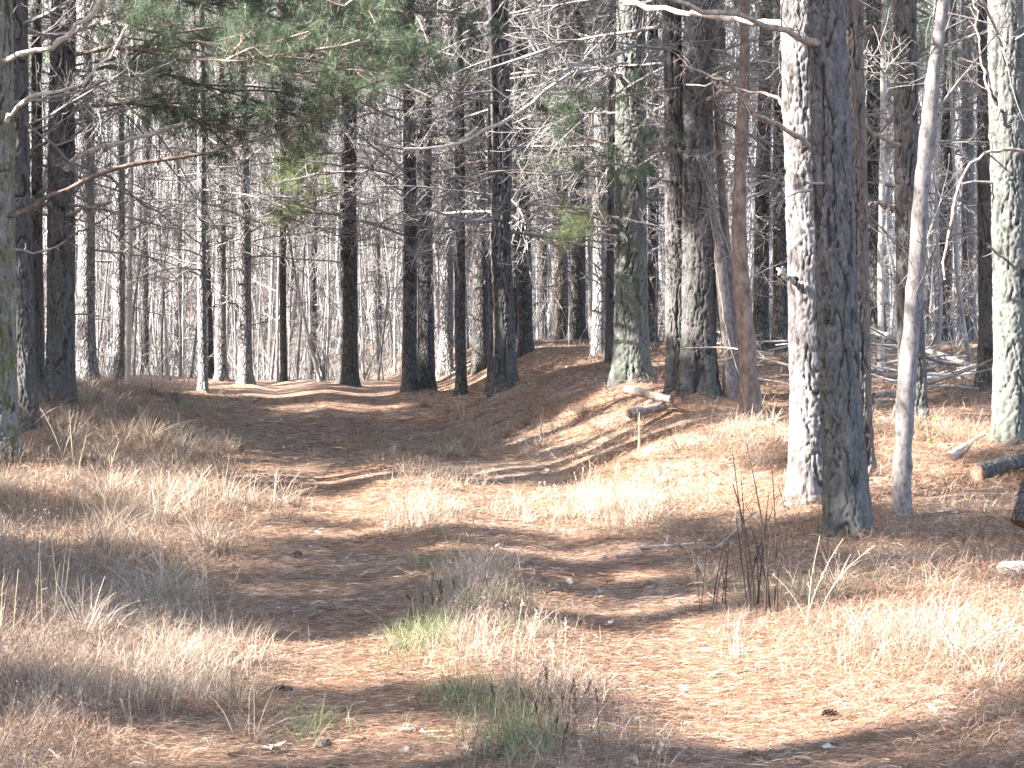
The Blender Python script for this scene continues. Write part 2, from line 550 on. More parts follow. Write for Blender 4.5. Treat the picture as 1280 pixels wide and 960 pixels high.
# ------------------------------------------------------------------ trees of the photo
# base pixel, depth (None: where the ground is hit), shaft width in px, x at the top edge, bark, dead branches, lit, label, extra
TREES = [
    (-2, 582, None, 44, -8, 'mossy', 5, 2, 'thick mossy pine cut off by the picture edge, yellow-green moss down its shaded side'),
    (33, 542, None, 24, 22, 'dark', 7, 0, 'dark pine close behind the mossy edge tree'),
    (49, 502, None, 13, 44, 'dark', 4, 0, 'slim dark pine squeezed between two thicker dark trunks'),
    (74, 515, None, 31, 80, 'dark', 8, 0, 'stout dark pine with long limbs reaching out over the track'),
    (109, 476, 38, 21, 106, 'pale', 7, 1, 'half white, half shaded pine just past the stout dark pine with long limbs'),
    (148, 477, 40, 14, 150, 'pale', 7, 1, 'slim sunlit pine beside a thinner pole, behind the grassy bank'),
    (261, 481, 43.5, 13, 244, 'dark', 8, 1, 'slightly leaning dark pine behind a white lit trunk at the crest'),
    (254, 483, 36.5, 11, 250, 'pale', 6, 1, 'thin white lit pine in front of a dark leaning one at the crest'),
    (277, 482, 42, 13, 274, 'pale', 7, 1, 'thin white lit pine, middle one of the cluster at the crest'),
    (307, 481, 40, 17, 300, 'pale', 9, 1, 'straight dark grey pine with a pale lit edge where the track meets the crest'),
    (355, 476, 43, 8, 352, 'dark', 5, 0, 'thin dark pole of a pine standing alone behind the crest of the track'),
    (436, 468, 40, 21, 436, 'dark', 9, 0, 'solitary dark pine beyond the far end of the track with a green spray'),
    (512, 463, 36, 17, 512, 'dark', 7, 0, 'bluish dark pine touching a pale-edged pine at the bend of the track'),
    (532, 465, 36.5, 20, 530, 'dark', 8, 1, 'dark pine with pale lit edge, foremost of the pair at the bend of the track'),
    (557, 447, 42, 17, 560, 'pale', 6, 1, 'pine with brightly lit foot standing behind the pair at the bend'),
    (577, 467, 34, 13, 572, 'dark', 6, 0, 'thin dark pine with a knot hole, between two thicker trunks on the bank'),
    (602, 466, None, 20, 594, 'dark', 8, 0, 'dark mossy-footed pine next to the crooked pine on the bank'),
    (616, 479, 32, 14, 618, 'dark', 6, 0, 'dark pine mostly hidden behind the crooked pine on the bank'),
    (632, 492, None, 24, 624, 'dark', 8, 1, 'crooked dark pine lowest on the bank, foremost of its cluster'),
    (644, 447, 38, 14, 642, 'dark', 5, 0, 'dark pine peeking out behind the crooked pine'),
    (657, 446, None, 17, 650, 'dark', 7, 0, 'grey-green pine high on the bank just past the crooked cluster'),
    (701, 430, 46, 17, 704, 'brown', 6, 0, 'dim brownish pine far back on the bank under a green spray'),
    (722, 437, 42, 18, 722, 'dark', 6, 0, 'dark far pine with ragged foot on the upper bank'),
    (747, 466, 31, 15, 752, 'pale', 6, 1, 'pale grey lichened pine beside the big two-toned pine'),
    (763, 468, 30, 13, 768, 'dark', 5, 0, 'dark narrow pine half hidden by the big two-toned pine'),
    (790, 502, 25.2, 37, 788, 'green', 7, 1, 'big two-toned pine, white on its sunny half, mossy grey on the other'),
    (846, 499, None, 24, 840, 'dark', 6, 0, 'bluish dark pine overlapped by the thickest mossy trunk'),
    (872, 499, None, 38, 874, 'dark', 6, 0, 'thickest dark mossy trunk on the bank, above the pale short log'),
    (951, 446, 34, 18, 957, 'dark', 5, 0, 'dim grey pine behind the reddish young pine'),
    (975, 450, 33, 19, 978, 'dark', 5, 0, 'dim grey pine between the reddish young pine and the white lit pine'),
    (1012, 638, None, 44, 1000, 'grey', 3, 2, 'tall near pine with blazing white sunlit bark'),
    (1062, 683, None, 46, 1031, 'dark', 2, 0, 'nearest pine, dark grey furrowed bark, in front of the white lit one'),
    (1077, 618, 17.5, 30, 1060, 'brown', 3, 0, 'brownish furrowed pine hugging the back of the nearest dark pine'),
    (1096, 470, 33, 20, 1092, 'dark', 6, 0, 'dim far pine seen between the nearest dark pine and a thin white pole'),
    (1142, 530, None, 29, 1130, 'dark', 4, 0, 'dark furrowed pine behind the smooth leaning grey trunk'),
    (1238, 492, None, 26, 1236, 'dark', 5, 0, 'dark greenish pine behind the brush pile'),
    (1265, 558, None, 43, 1258, 'green', 3, 1, 'big pine at the picture edge with thick whitish-green bark plates'),
    (180, 470, 52, 11, 182, 'dark', 6, 1, 'thin dim pine far beyond the crest near the slim sunlit pine'),
    (222, 470, 55, 12, 220, 'grey', 6, 1, 'dim grey pine far beyond the crest in front of the thicket'),
    (390, 462, 58, 11, 392, 'dark', 6, 0, 'far slim pine standing back from the solitary pine with a green spray'),
    (470, 460, 56, 12, 468, 'grey', 6, 0, 'far pale pine between the solitary pine and the bend'),
    (590, 445, 55, 12, 586, 'grey', 6, 0, 'far grey pine seen through the gap among the bank cluster'),
    (676, 440, 54, 13, 680, 'dark', 6, 0, 'far dark pine between the grey-green pine and the brownish one'),
    (815, 450, 40, 13, 818, 'dark', 5, 0, 'far dark pine in the gap after the big two-toned pine'),
    (1060, 455, 44, 17, 1072, 'brown', 5, 0, 'far brownish pine glimpsed past the furrowed brown trunk'),
    (1180, 455, 42, 16, 1188, 'dark', 5, 0, 'far dark pine standing in the brush behind the leaning grey trunk'),
    (1212, 460, 46, 15, 1208, 'grey', 5, 0, 'far grey pine standing behind the brush pile'),
]


def plates(u, v, nu):
    """Bark plate relief 0..1 in cylinder coordinates (u wraps after nu cells)."""
    best1 = np.full(u.shape, 9.0)
    best2 = np.full(u.shape, 9.0)
    iu, iv = np.floor(u).astype(np.int64), np.floor(v).astype(np.int64)
    for a in (-1, 0, 1):
        for b_ in (-1, 0, 1):
            cu, cv = iu + a, iv + b_
            wu = np.mod(cu, nu)
            n = (wu * 374761393 + cv * 668265263 + 977) & 0xFFFFFFFF
            n = ((n ^ (n >> 13)) * 1274126177) & 0xFFFFFFFF
            n = n ^ (n >> 16)
            jx = (n & 0xFFF) / 4095.0
            jy = ((n >> 12) & 0xFFF) / 4095.0
            dd = np.hypot(cu + jx - u, cv + jy - v)
            m_ = dd < best1
            best2 = np.where(m_, best1, np.minimum(best2, dd))
            best1 = np.where(m_, dd, best1)
    return best2 - best1


def trunk_acc(rng, pts, r0, hi=False, flare=.5, lump=.05, hi_h=5.0, taper=.5):
    """pts: control points from base up in local space."""
    P = np.asarray(pts, float)
    H = P[-1, 2]
    zs = np.concatenate([np.arange(-.25, hi_h, .016), np.linspace(hi_h, H, 40)]) if hi else \
        np.concatenate([np.linspace(-.25, 1.2, 16), np.linspace(1.3, H, int(H / .22))])
    seg = 110 if hi else 22
    cx = np.interp(zs, P[:, 2], P[:, 0])
    cy = np.interp(zs, P[:, 2], P[:, 1])
    if len(P) > 2:
        k = 31 if hi else 7
        cx = np.convolve(np.pad(cx, k // 2, mode='edge'), np.ones(k) / k, mode='valid')
        cy = np.convolve(np.pad(cy, k // 2, mode='edge'), np.ones(k) / k, mode='valid')
    cx = cx + .012 * np.sin(zs * .9 + rng.uniform(0, 6)) * np.clip(zs, 0, 1)
    th = np.arange(seg) / seg * 2 * np.pi
    TH, ZS = np.meshgrid(th, zs)
    ph = rng.uniform(0, 6, 4)
    zz = np.clip(ZS, 0, None)
    r = r0 * (1 - taper * zz / H) * (1 + flare * np.exp(-zz / (r0 * 1.5)) * (1 + .55 * np.cos(3 * TH + ph[0]) + .4 * np.cos(5 * TH + ph[1])))
    r = r * (1 + lump * (np.sin(2 * TH + ph[2] + zz * .8) * .6 + vnoise(np.cos(TH) * 2 + 9 + ph[3], zz * 1.7 + np.sin(TH) * 2, 5)))
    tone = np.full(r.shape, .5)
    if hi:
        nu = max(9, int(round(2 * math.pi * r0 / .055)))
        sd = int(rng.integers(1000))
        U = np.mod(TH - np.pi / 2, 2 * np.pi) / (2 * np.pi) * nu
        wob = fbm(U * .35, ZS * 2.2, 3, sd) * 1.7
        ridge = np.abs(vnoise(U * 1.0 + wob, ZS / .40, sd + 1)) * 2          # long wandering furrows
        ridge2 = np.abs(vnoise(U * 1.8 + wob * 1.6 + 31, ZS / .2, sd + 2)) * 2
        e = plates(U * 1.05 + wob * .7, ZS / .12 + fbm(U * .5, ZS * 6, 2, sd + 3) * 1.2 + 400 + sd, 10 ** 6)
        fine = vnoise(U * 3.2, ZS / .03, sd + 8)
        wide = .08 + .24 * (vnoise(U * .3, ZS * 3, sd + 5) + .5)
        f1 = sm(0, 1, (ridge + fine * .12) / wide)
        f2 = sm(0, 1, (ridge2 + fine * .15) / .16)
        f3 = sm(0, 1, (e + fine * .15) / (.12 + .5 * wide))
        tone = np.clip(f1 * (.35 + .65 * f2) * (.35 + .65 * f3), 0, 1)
        r = r + (.018 * (f1 - .8) + .010 * (f2 - .8) + .013 * (f3 - .8) + .007 * fine + .010 * fbm(U * .9, ZS * 9, 2, sd + 9)) * min(1, r0 / .14)
    V = np.stack([cx[:, None] + r * np.cos(TH), cy[:, None] + r * np.sin(TH), ZS], -1).reshape(-1, 3)
    n = len(zs)
    i = np.arange(n - 1)[:, None]
    j = np.arange(seg)[None]
    q = np.stack([i * seg + j, i * seg + (j + 1) % seg, (i + 1) * seg + (j + 1) % seg, (i + 1) * seg + j], -1).reshape(-1, 4)
    acc = Acc()
    acc.add(V, q, a=tone.ravel())
    return acc


# ---------------- where the sun reaches: points on the ground and on trunks
LITE = [  # ellipses in the photo: centre x, y, half width, half height
    (400, 836, 120, 14), (600, 822, 110, 24), (800, 826, 140, 28), (1000, 815, 150, 24), (1190, 790, 110, 36), (1090, 850, 110, 26),
    (900, 862, 130, 12), (200, 828, 110, 22), (90, 800, 80, 8), (440, 640, 55, 7), (540, 622, 60, 24), (650, 646, 80, 8), (780, 632, 85, 28),
    (890, 622, 60, 12), (50, 603, 75, 14), (200, 620, 90, 14), (290, 642, 40, 8), (400, 600, 80, 4), (560, 597, 60, 6), (930, 545, 75, 18),
    (850, 566, 80, 10), (760, 590, 70, 7), (1180, 528, 50, 18), (1140, 556, 40, 10), (1210, 606, 80, 8), (740, 540, 60, 3), (780, 524, 30, 4),
    (350, 491, 40, 2), (830, 727, 60, 5), (700, 690, 60, 4), (1240, 770, 50, 22), (560, 452, 14, 4), 
    (360, 665, 60, 3), (1150, 590, 50, 8), (1030, 880, 120, 5), (980, 512, 30, 10),
    (1250, 640, 30, 5), (200, 560, 70, 3), (120, 680, 70, 4), (420, 510, 60, 2), (1110, 735, 60, 3),
]
targets, weight, marg = [], [], []
rf = np.random.default_rng(12)
NLITE = len(LITE)
LITE += [(rf.uniform(0, 1280), rf.uniform(500, 960), rf.uniform(8, 30), 2) for _ in range(26)]
LITE += [(rf.uniform(-20, 1300), rf.uniform(655, 965), rf.uniform(10, 34), 3) for _ in range(30)]
for il, (ex, ey, rx, ry) in enumerate(LITE):
    for t in np.linspace(-1, 1, max(3, int(rx / 12))):
        for w in ((-.7, 0, .7) if ry > 9 else (0,)):
            if abs(t) > .85 and w:
                continue
            targets.append(hit(ex + t * rx, ey + w * ry * math.sqrt(1 - t * t)) + np.array([0, 0, .05]))
            marg.append((.40 if ry > 9 and 590 < ey < 660 and ex > 430 else .26 if ry > 9 else .16) if il < NLITE else .06)
tree_info = []
for (px, py, d, w, ptx, bk, nb, lit, label) in TREES:
    if d is None:
        p = hit(px, py)
        d = p[1]
    else:
        p = at(px, py, d)
        p[2] = ground(p[0], p[1])
    top = at(ptx, 0, d)
    r0 = .5 * w * d / F * 1.1
    tree_info.append((p, top, r0))
    if lit:
        zmax = (top[2] - p[2]) + .5
        for z in np.arange(.1, zmax, .3):
            f = z / (top[2] - p[2])
            q = p + np.array([(top[0] - p[0]) * f - r0 * .7, 0, z])
            if lit == 2 or (lit == 1 and (math.sin(z * 2.1 + px) > -.45)):
                targets.append(q)
                weight.append((len(targets) - 1, 8 if lit == 2 else 4))
                marg.append(.42 if lit == 2 else .27)
marg += [.2] * 13
for z in np.arange(1.4, 5.2, .3):      # leaning grey trunk, upper part
    targets.append(at(1127 + 20 * (z / 3), 648, 15.7) * np.array([1, 1, 0]) + np.array([0, 0, .1 + z]))
DC = tree_info[[i for i, t in enumerate(TREES) if t[8].startswith('solitary')][0]][0][1]
DP = tree_info[[i for i, t in enumerate(TREES) if t[8].startswith('dark pine with pale lit edge')][0]][0][1]
for (ex, ey, rx, ry, dd_) in [(390, 235, 60, 40, DC - .9), (500, 70, 50, 50, DP - 1.5), (430, 120, 60, 50, 24.5), (250, 90, 140, 50, 22.6), (330, 60, 160, 50, 24.5), (620, 160, 120, 22, 23.6), (720, 90, 40, 8, 24.3), (650, 215, 110, 6, 24.4), (725, 300, 40, 30, 24.8), (500, 70, 50, 40, 34), (1150, 470, 80, 50, 25.5), (650, 215, 120, 30, 23), (560, 150, 60, 30, 22)]:
    for t in np.linspace(-1, 1, 5):
        for w in (-.7, .7):
            targets.append(at(ex + t * rx, ey + w * ry, dd_))
targets = np.array(targets)
TW = np.ones(len(targets))
TM = np.array(marg + [.34] * 10 + [.16] * (len(targets) - len(marg) - 10))
for i_, w_ in weight:
    TW[i_] = w_


MOUNDS += [(p[0], p[1], .22 + r0 * 1.3) for (p, t_, r0) in tree_info if p[1] < 45]
# ------------------------------------------------------------------ ground sheet
def spaced(lo, hi, n, c, k):
    a = np.arcsinh((lo - c) / k)
    b_ = np.arcsinh((hi - c) / k)
    return c + k * np.sinh(np.linspace(a, b_, n))


gx = spaced(-420, 420, 520, 0, 3.2)
gy = np.concatenate([np.linspace(-160, 4, 40)[:-1], np.geomspace(4, 60, 560)[:-1], np.geomspace(60, 440, 70)])
X, Y = np.meshgrid(gx, gy)
Z = ground(X, Y)
side = np.clip(np.abs(X) - 40, 0, None)
Z = Z + side ** 1.3 * .02 * sm(0, 20, side) * (Y > -500)
acc = Acc()
nx, ny = len(gx), len(gy)
i = np.arange(ny - 1)[:, None] * nx + np.arange(nx - 1)[None]
acc.add(np.stack([X, Y, Z], -1).reshape(-1, 3), np.stack([i, i + 1, i + nx + 1, i + nx], -1).reshape(-1, 4),
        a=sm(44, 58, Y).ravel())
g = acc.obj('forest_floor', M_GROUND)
tag(g, 'forest floor of red pine needles with a two-rut track', 'ground', kind='structure')


def blocks_light(C, rad):
    """Which clumps (centre, radius) stand between the sun and a sunlit spot."""
    out = np.zeros(len(C), bool)
    for t in range(0, len(targets), 64):
        T = targets[t:t + 64]
        w = C[:, None, :] - T[None]
        al = w @ S
        perp = np.linalg.norm(w - al[..., None] * S, axis=2)
        out |= ((perp < rad[:, None] + TM[None, t:t + 64]) & (al > 0)).any(1)
    return out


def crown_plan(rng, H, cb, dens=1.0):
    """Crown of a plantation pine: limbs in whorls and the sprays of needles along them, in local space."""
    ax, cl = [], []
    z = cb
    while z < H - .3:
        f = (z - cb) / (H - cb)
        L = 2.7 * (1 - f ** 1.4) + .35
        n = rng.integers(4, 7)
        a0 = rng.uniform(0, 6.28)
        for k in range(n):
            a = a0 + k * 6.283 / n + rng.normal() * .25
            e = .05 + .5 * f + rng.normal() * .12
            l = L * rng.uniform(.7, 1.15)
            t = np.linspace(0, 1, 5)
            p = np.stack([np.cos(a) * np.cos(e) * t * l, np.sin(a) * np.cos(e) * t * l, z + np.sin(e) * t * l + .12 * l * t * t], 1)
            ax.append(p)
            for u in np.linspace(.35, 1, max(2, int(l * 1.9 * dens))):
                c, _ = interp_axis(p, np.array([u]))
                cl.append(c[0] + rng.normal(size=3) * .16)
        z += rng.uniform(.45, .7)
    cl = np.array(cl)
    return np.array(ax), cl, rng.uniform(.34, .5, len(cl))


def crown_geo(rng, ax, cl, rad, per=20, size=1.0):
    limbs, acc = Acc(), Acc()
    v, q = tubes(ax, np.broadcast_to(np.linspace(.03, .008, 5), (len(ax), 5)), 3)
    limbs.add(v, q)
    if len(cl):
        n = len(cl) * per
        c = np.repeat(cl, per, 0) + rng.normal(size=(n, 3)) * np.repeat(rad, per)[:, None] * .42
        d = unit(rng.normal(size=(n, 3)) + np.array([0, 0, .3]))
        l = rng.uniform(.18, .34, n)[:, None] * size
        s_ = unit(np.cross(d, rng.normal(size=(n, 3)))) * (rng.uniform(.035, .06, n) * size)[:, None]
        V = np.stack([c - d * l * .5, c - s_, c + d * l * .5, c + s_], 1).reshape(-1, 3)
        acc.add(V, np.arange(n * 4).reshape(-1, 4), a=np.repeat(np.repeat(rng.uniform(0, 1, len(cl)), per), 4))
    return acc, limbs


PLANS = []


def plan_crown(root, rng, off, H, cb):
    """Lay out a crown now; its needles are built once all crowns are known."""
    ax, cl, rad = crown_plan(rng, H, cb)
    O = np.array(root.location) + np.array(off)
    ok = ~blocks_light(cl + O, rad)  # leave out sprays that would shade the sunlit spots
    bad = np.zeros(len(ax), bool)
    for u in np.linspace(0, 1, 12):
        f_ = min(int(u * 4), 3)
        pt = ax[:, f_] + (ax[:, f_ + 1] - ax[:, f_]) * (u * 4 - f_)
        bad |= blocks_light(pt + O, np.full(len(ax), -.08))
    ax = ax[~bad] if (~bad).any() else ax[:1]
    PLANS.append(dict(root=root, O=O, off=off, ax=list(ax), cl=list(cl[ok]), rad=list(rad[ok]), rng=rng, H=H, cb=cb))


# ---------------- a library of bare dead branches, copied onto the pines
LIB = []
for k in range(18):
    L = R.uniform(1.5, 3.9)
    P = axis(R, L, R.uniform(-.1, .35), R.uniform(-.75, .35), 9, .09)
    a = branch_acc(R, P, R.uniform(.016, .028), .007, int(7 + L * 3.4), L * .36, 5, up=R.uniform(-.1, .4), t0=.12, sides=5, minr=.0034)
    LIB.append(a.mesh('branch', M_TWIG))
STUBS = []
for k in range(4):
    P = axis(R, R.uniform(.25, .7), R.uniform(-.2, .4), R.uniform(-.3, .3), 5, .1)
    STUBS.append(branch_acc(R, P, .016, .010, 2, .25, 0, t0=.5, sides=6).mesh('branch', M_TWIG))
# shared crowns for trees that shade nothing in view
SH_CROWN, SH_LIMB = [], []
for k in range(4):
    a, b_ = crown_geo(R, *crown_plan(R, 9.5, 1.2), per=46, size=.62)
    SH_CROWN.append(a.mesh('crown', M_NEEDLE, False))
    SH_LIMB.append(b_.mesh('crown_limbs', M_LIMB))


def add_branches(root, rng, n, zlo, zhi, axis_xy, big=1.0, stubs=2, yaw=None):
    for k in range(n):
        z = rng.uniform(zlo, zhi)
        me = LIB[rng.integers(len(LIB))]
        o = link('branch', me, root, (*axis_xy(z), z))
        s = rng.uniform(.65, 1.15) * big
        a = rng.uniform(0, 6.283) if yaw is None else yaw + rng.normal() * .6
        o.rotation_euler = (rng.normal() * .3, rng.normal() * .15, a)
        o.scale = (s, s, s)
    for k in range(stubs):
        z = rng.uniform(.9, 3.2)
        o = link('branch', STUBS[rng.integers(len(STUBS))], root, (*axis_xy(z), z))
        o.rotation_euler = (0, 0, rng.uniform(0, 6.283))


trunk_lines = [(p, r0) for (p, t, r0) in tree_info]
ROOTS = []
for k, (px, py, d, w, ptx, bk, nb, lit, label) in enumerate(TREES):
    p, top, r0 = tree_info[k]
    rng = np.random.default_rng(100 + k)
    root = empty('pine_tree', p)
    tag(root, label, 'tree', 'pines along the track')
    H = rng.uniform(16, 19)
    sx = (top[0] - p[0]) / (top[2] - p[2])
    sx2 = sx * .6
    zt = top[2] - p[2]
    pts = [(0, 0, -.3), (0, 0, 0), (sx * zt, 0, zt), (sx * zt + sx2 * (H - zt), 0, H)]
    if label.startswith('crooked'):
        pts = [(0, 0, -.3), (0, 0, 0), (-.03, 0, 1.2), (-.10, 0, 2.4), (-.06, .0, 3.6), (sx * zt, 0, zt), (sx * zt + sx2 * (H - zt), 0, H)]
    near = p[1] < 31
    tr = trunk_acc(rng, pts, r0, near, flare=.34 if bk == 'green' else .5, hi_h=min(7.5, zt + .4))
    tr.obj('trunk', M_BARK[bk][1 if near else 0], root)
    P = np.array(pts)
    axf = lambda z, P=P: (float(np.interp(z, P[:, 2], P[:, 0])), float(np.interp(z, P[:, 2], P[:, 1])))
    add_branches(root, rng, int(nb * 3.8) if p[1] > 22 else int(nb * 1.6), 2.4 if p[1] > 24 else 3.2, max(zt + 1.2, 7), axf, .8 if p[1] < 20 else 1.0, 2)
    # crown
    cb = rng.uniform(9.6, 10.6)
    H = max(H, cb + 7)
    if p[0] < -1.5 and p[1] < 50:
        plan_crown(root, rng, (axf(12)[0], 0, 0), H, cb)
    else:
        c = int(rng.integers(4))
        for nm, lib in (('crown', SH_CROWN), ('crown_limbs', SH_LIMB)):
            o = link(nm, lib[c], root, (axf(12)[0], 0, cb + 1 - 1.2))
    ROOTS.append(root)
LAB = {t[8]: r for t, r in zip(TREES, ROOTS)}


def find(start):
    return next(i for i, t in enumerate(TREES) if t[8].startswith(start))


# ---------------- limbs that can be told apart, each on its own pine
def limb(tree, pix, dd, r0, r1, mat=M_LIMB, n1=10, l1=.6, n2=3, up=.2, label=None, seed=0, green=None, t0=.2):
    """pix: pixels along the limb with a change of depth; world points relative to the tree's base."""
    i = find(tree)
    p = tree_info[i][0]
    P = np.array([at(x, y, p[1] + k) for (x, y), k in zip(pix, np.linspace(dd[0], dd[1], len(pix)))]) - p
    rng = np.random.default_rng(500 + seed)
    P = smooth_poly(P, 18)
    P[1:-1] += rng.normal(size=(16, 3)) * .016
    a = branch_acc(rng, P, r0, r1, n1, l1, n2, up=up, t0=t0, sides=8)
    o = a.obj('limb', mat, ROOTS[i])
    if label:
        o['label'] = label
    if green:
        tips = np.unique(np.round(a.tips, 3), axis=0)
        ac = Acc()
        v, t, to = needles(rng, tips, green[0], green[1], green[2], spread=1.0)
        ac.add(v, t=t, a=to)
        ac.obj('foliage', green[3], ROOTS[i], False)
    return o


BIG = 'big two-toned'
limb(BIG, [(786, 96), (762, 92), (738, 84), (716, 92), (690, 108), (655, 138), (620, 158), (585, 172), (552, 181), (505, 186)], (0, -2.5), .042, .015, M_BLEACH, n1=9, l1=.45, n2=2, label='long pale arching dead limb', seed=1, t0=.05)
limb(BIG, [(778, 213), (755, 220), (720, 217), (670, 214), (620, 214), (570, 222), (520, 222)], (0, -1.0), .026, .008, n1=9, l1=.5, seed=2)
limb(BIG, [(776, 182), (750, 178), (715, 165), (680, 152), (650, 150)], (0, -.6), .022, .008, n1=8, l1=.5, seed=3)
limb(BIG, [(790, 290), (765, 282), (735, 268), (700, 260)], (0, -.8), .022, .010, n1=5, l1=.4, seed=4)
limb(BIG, [(775, 142), (740, 140), (700, 142), (650, 140)], (0, 1), .018, .006, n1=8, l1=.5, seed=5)
limb(BIG, [(800, 180), (850, 188), (900, 205)], (0, 1.5), .02, .008, n1=6, l1=.4, seed=6)
NEAR = 'nearest pine'
limb(NEAR, [(1030, 68), (1012, 56), (985, 40), (955, 26), (925, 20), (890, 14), (850, 4), (800, -10)], (0, -.8), .030, .016, n1=8, l1=.35, n2=2, label='thick dead limb arching up and away', seed=7, t0=.1)
WHITE = 'tall near pine'
limb(WHITE, [(1008, 182), (990, 166), (965, 152), (942, 142), (925, 118), (900, 100), (868, 86), (850, 82)], (-.15, -.8), .026, .008, n1=7, l1=.35, n2=2, seed=8, t0=.3)
limb(WHITE, [(990, 140), (970, 125), (945, 115), (905, 108), (858, 106)], (0, 1.0), .018, .006, n1=7, l1=.35, n2=2, seed=9)
limb(WHITE, [(990, 30), (940, 26), (895, 20), (850, 14), (780, 4)], (.2, 1.2), .034, .022, M_BLEACH, n1=3, l1=.3, n2=1, label='bleached bare limb', seed=10, t0=.4)
limb(WHITE, [(992, 352), (982, 345), (976, 340)], (-.1, -.3), .026, .018, M_BLEACH, n1=2, l1=.1, n2=0, seed=11)
limb('dark furrowed pine behind the smooth', [(1130, 185), (1110, 175), (1085, 160), (1065, 152)], (0, -.5), .026, .012, n1=4, l1=.3, n2=2, seed=12)
limb('dark furrowed pine behind the smooth', [(1122, 60), (1100, 45), (1075, 28), (1050, 12)], (0, -.8), .026, .012, n1=5, l1=.4, seed=13)
limb('dark furrowed pine behind the smooth', [(1120, 260), (1100, 255), (1080, 258)], (0, -.4), .02, .012, n1=3, l1=.3, n2=1, seed=14)
STOUT = 'stout dark pine'
MOSSY = 'thick mossy'
limb(MOSSY, [(8, 270), (30, 262), (62, 246), (95, 232), (135, 215), (170, 203), (215, 197), (260, 192), (300, 180), (345, 165), (390, 146), (430, 122), (480, 100)], (-.1, .5), .031, .008, M_DLIMB, n1=16, l1=.6, n2=4, label='long mossy limb sweeping over the track', seed=15, t0=.15)
limb(MOSSY, [(0, 78), (25, 68), (60, 58), (95, 38), (115, 18), (135, -6)], (-.1, -.6), .034, .020, M_BLEACH, n1=6, l1=.4, seed=16)
limb(MOSSY, [(8, 152), (18, 138), (40, 122), (75, 112), (100, 104), (125, 80), (150, 50), (160, 32)], (-.2, -.8), .026, .008, M_BLEACH, n1=9, l1=.4, seed=17)
limb(STOUT, [(82, 212), (105, 192), (150, 178), (190, 167), (230, 154)], (-.2, -.8), .040, .026, M_BLEACH, n1=7, l1=.45, label='bleached snapped limb', seed=18, t0=.3)
limb(STOUT, [(80, 120), (110, 110), (150, 92), (180, 58), (205, 42)], (-.2, -.6), .032, .016, n1=8, l1=.5, seed=19)
limb(STOUT, [(84, 268), (105, 262), (140, 252)], (-.1, -.4), .034, .02, n1=4, l1=.5, seed=20)
limb(STOUT, [(80, 300), (110, 285), (150, 262)], (-.1, -.6), .02, .008, n1=4, l1=.5, seed=21)
limb(STOUT, [(66, 258), (50, 252), (40, 250)], (-.1, -.4), .026, .018, n1=2, l1=.3, n2=1, seed=22)
limb(STOUT, [(84, 200), (140, 225), (190, 262), (240, 296), (262, 322)], (.1, 1.6), .022, .008, n1=10, l1=.6, seed=23)
limb('straight dark grey pine', [(310, 275), (350, 262), (390, 245), (430, 235)], (0, -1.0), .024, .008, n1=8, l1=.6, seed=24)
limb('straight dark grey pine', [(302, 385), (280, 378), (255, 390)], (0, -.4), .022, .012, n1=3, l1=.3, n2=1, seed=25)
limb('thin white lit pine in front', [(250, 345), (235, 338), (210, 352), (175, 348)], (0, -.8), .02, .008, n1=7, l1=.5, seed=26)
limb('solitary dark pine', [(432, 300), (400, 285), (365, 275), (330, 280)], (0, -1), .02, .008, n1=8, l1=.6, seed=27)
limb('dark pine with pale lit edge', [(525, 245), (490, 232), (450, 205), (420, 195)], (0, -1), .022, .008, n1=9, l1=.6, seed=28)
limb('crooked', [(626, 200), (590, 205), (545, 215), (505, 210)], (0, -1.2), .022, .008, n1=9, l1=.6, seed=29)
limb('crooked', [(626, 130), (580, 120), (535, 100), (480, 95)], (0, -1.2), .026, .008, n1=10, l1=.7, seed=30)
limb('dark mossy-footed', [(590, 90), (555, 70), (510, 62), (470, 66)], (0, -1.2), .024, .008, n1=10, l1=.7, seed=31)
limb('thickest dark', [(884, 240), (895, 330), (905, 400), (925, 470)], (-.25, -.6), .010, .006, n1=8, l1=.3, n2=2, seed=32)
limb('big pine at the picture edge', [(1282, 190), (1262, 188), (1240, 190), (1220, 200), (1204, 222), (1192, 262), (1184, 300), (1181, 350)], (-.3, -.8), .018, .013, n1=2, l1=.2, n2=0, label='bare limb drooping in a hook', seed=33)
limb('big pine at the picture edge', [(1246, 150), (1232, 100), (1222, 50), (1216, 0)], (-.2, .3), .016, .008, n1=5, l1=.4, n2=2, seed=34)

# ---------------- live green boughs
def bough(tree, px, py, dz, length, yaw, elev, bend, mat, per=22, L=.13, w=.005, n1=16, l1=.75, n2=4, seed=0, stalk=True):
    i = find(tree)
    p = tree_info[i][0]
    o0 = at(px, py, p[1] + dz) - p
    rng = np.random.default_rng(800 + seed)
    P = axis(rng, length, elev, bend, 10, .05)
    c, s = math.cos(yaw), math.sin(yaw)
    P = np.stack([P[:, 0] * c - P[:, 1] * s, P[:, 0] * s + P[:, 1] * c, P[:, 2]], 1) + o0
    a = branch_acc(rng, P, .02, .006, n1, l1, n2, up=.15, t0=.15, sides=5, minr=.003)
    a.obj('bough', M_LIMB, ROOTS[i])
    tips = np.unique(np.round(a.tips, 3), axis=0)
    v, t, to = needles(rng, tips, per, L, w)
    ac = Acc()
    ac.add(v, t=t, a=to)
    ac.obj('foliage', mat, ROOTS[i], False)


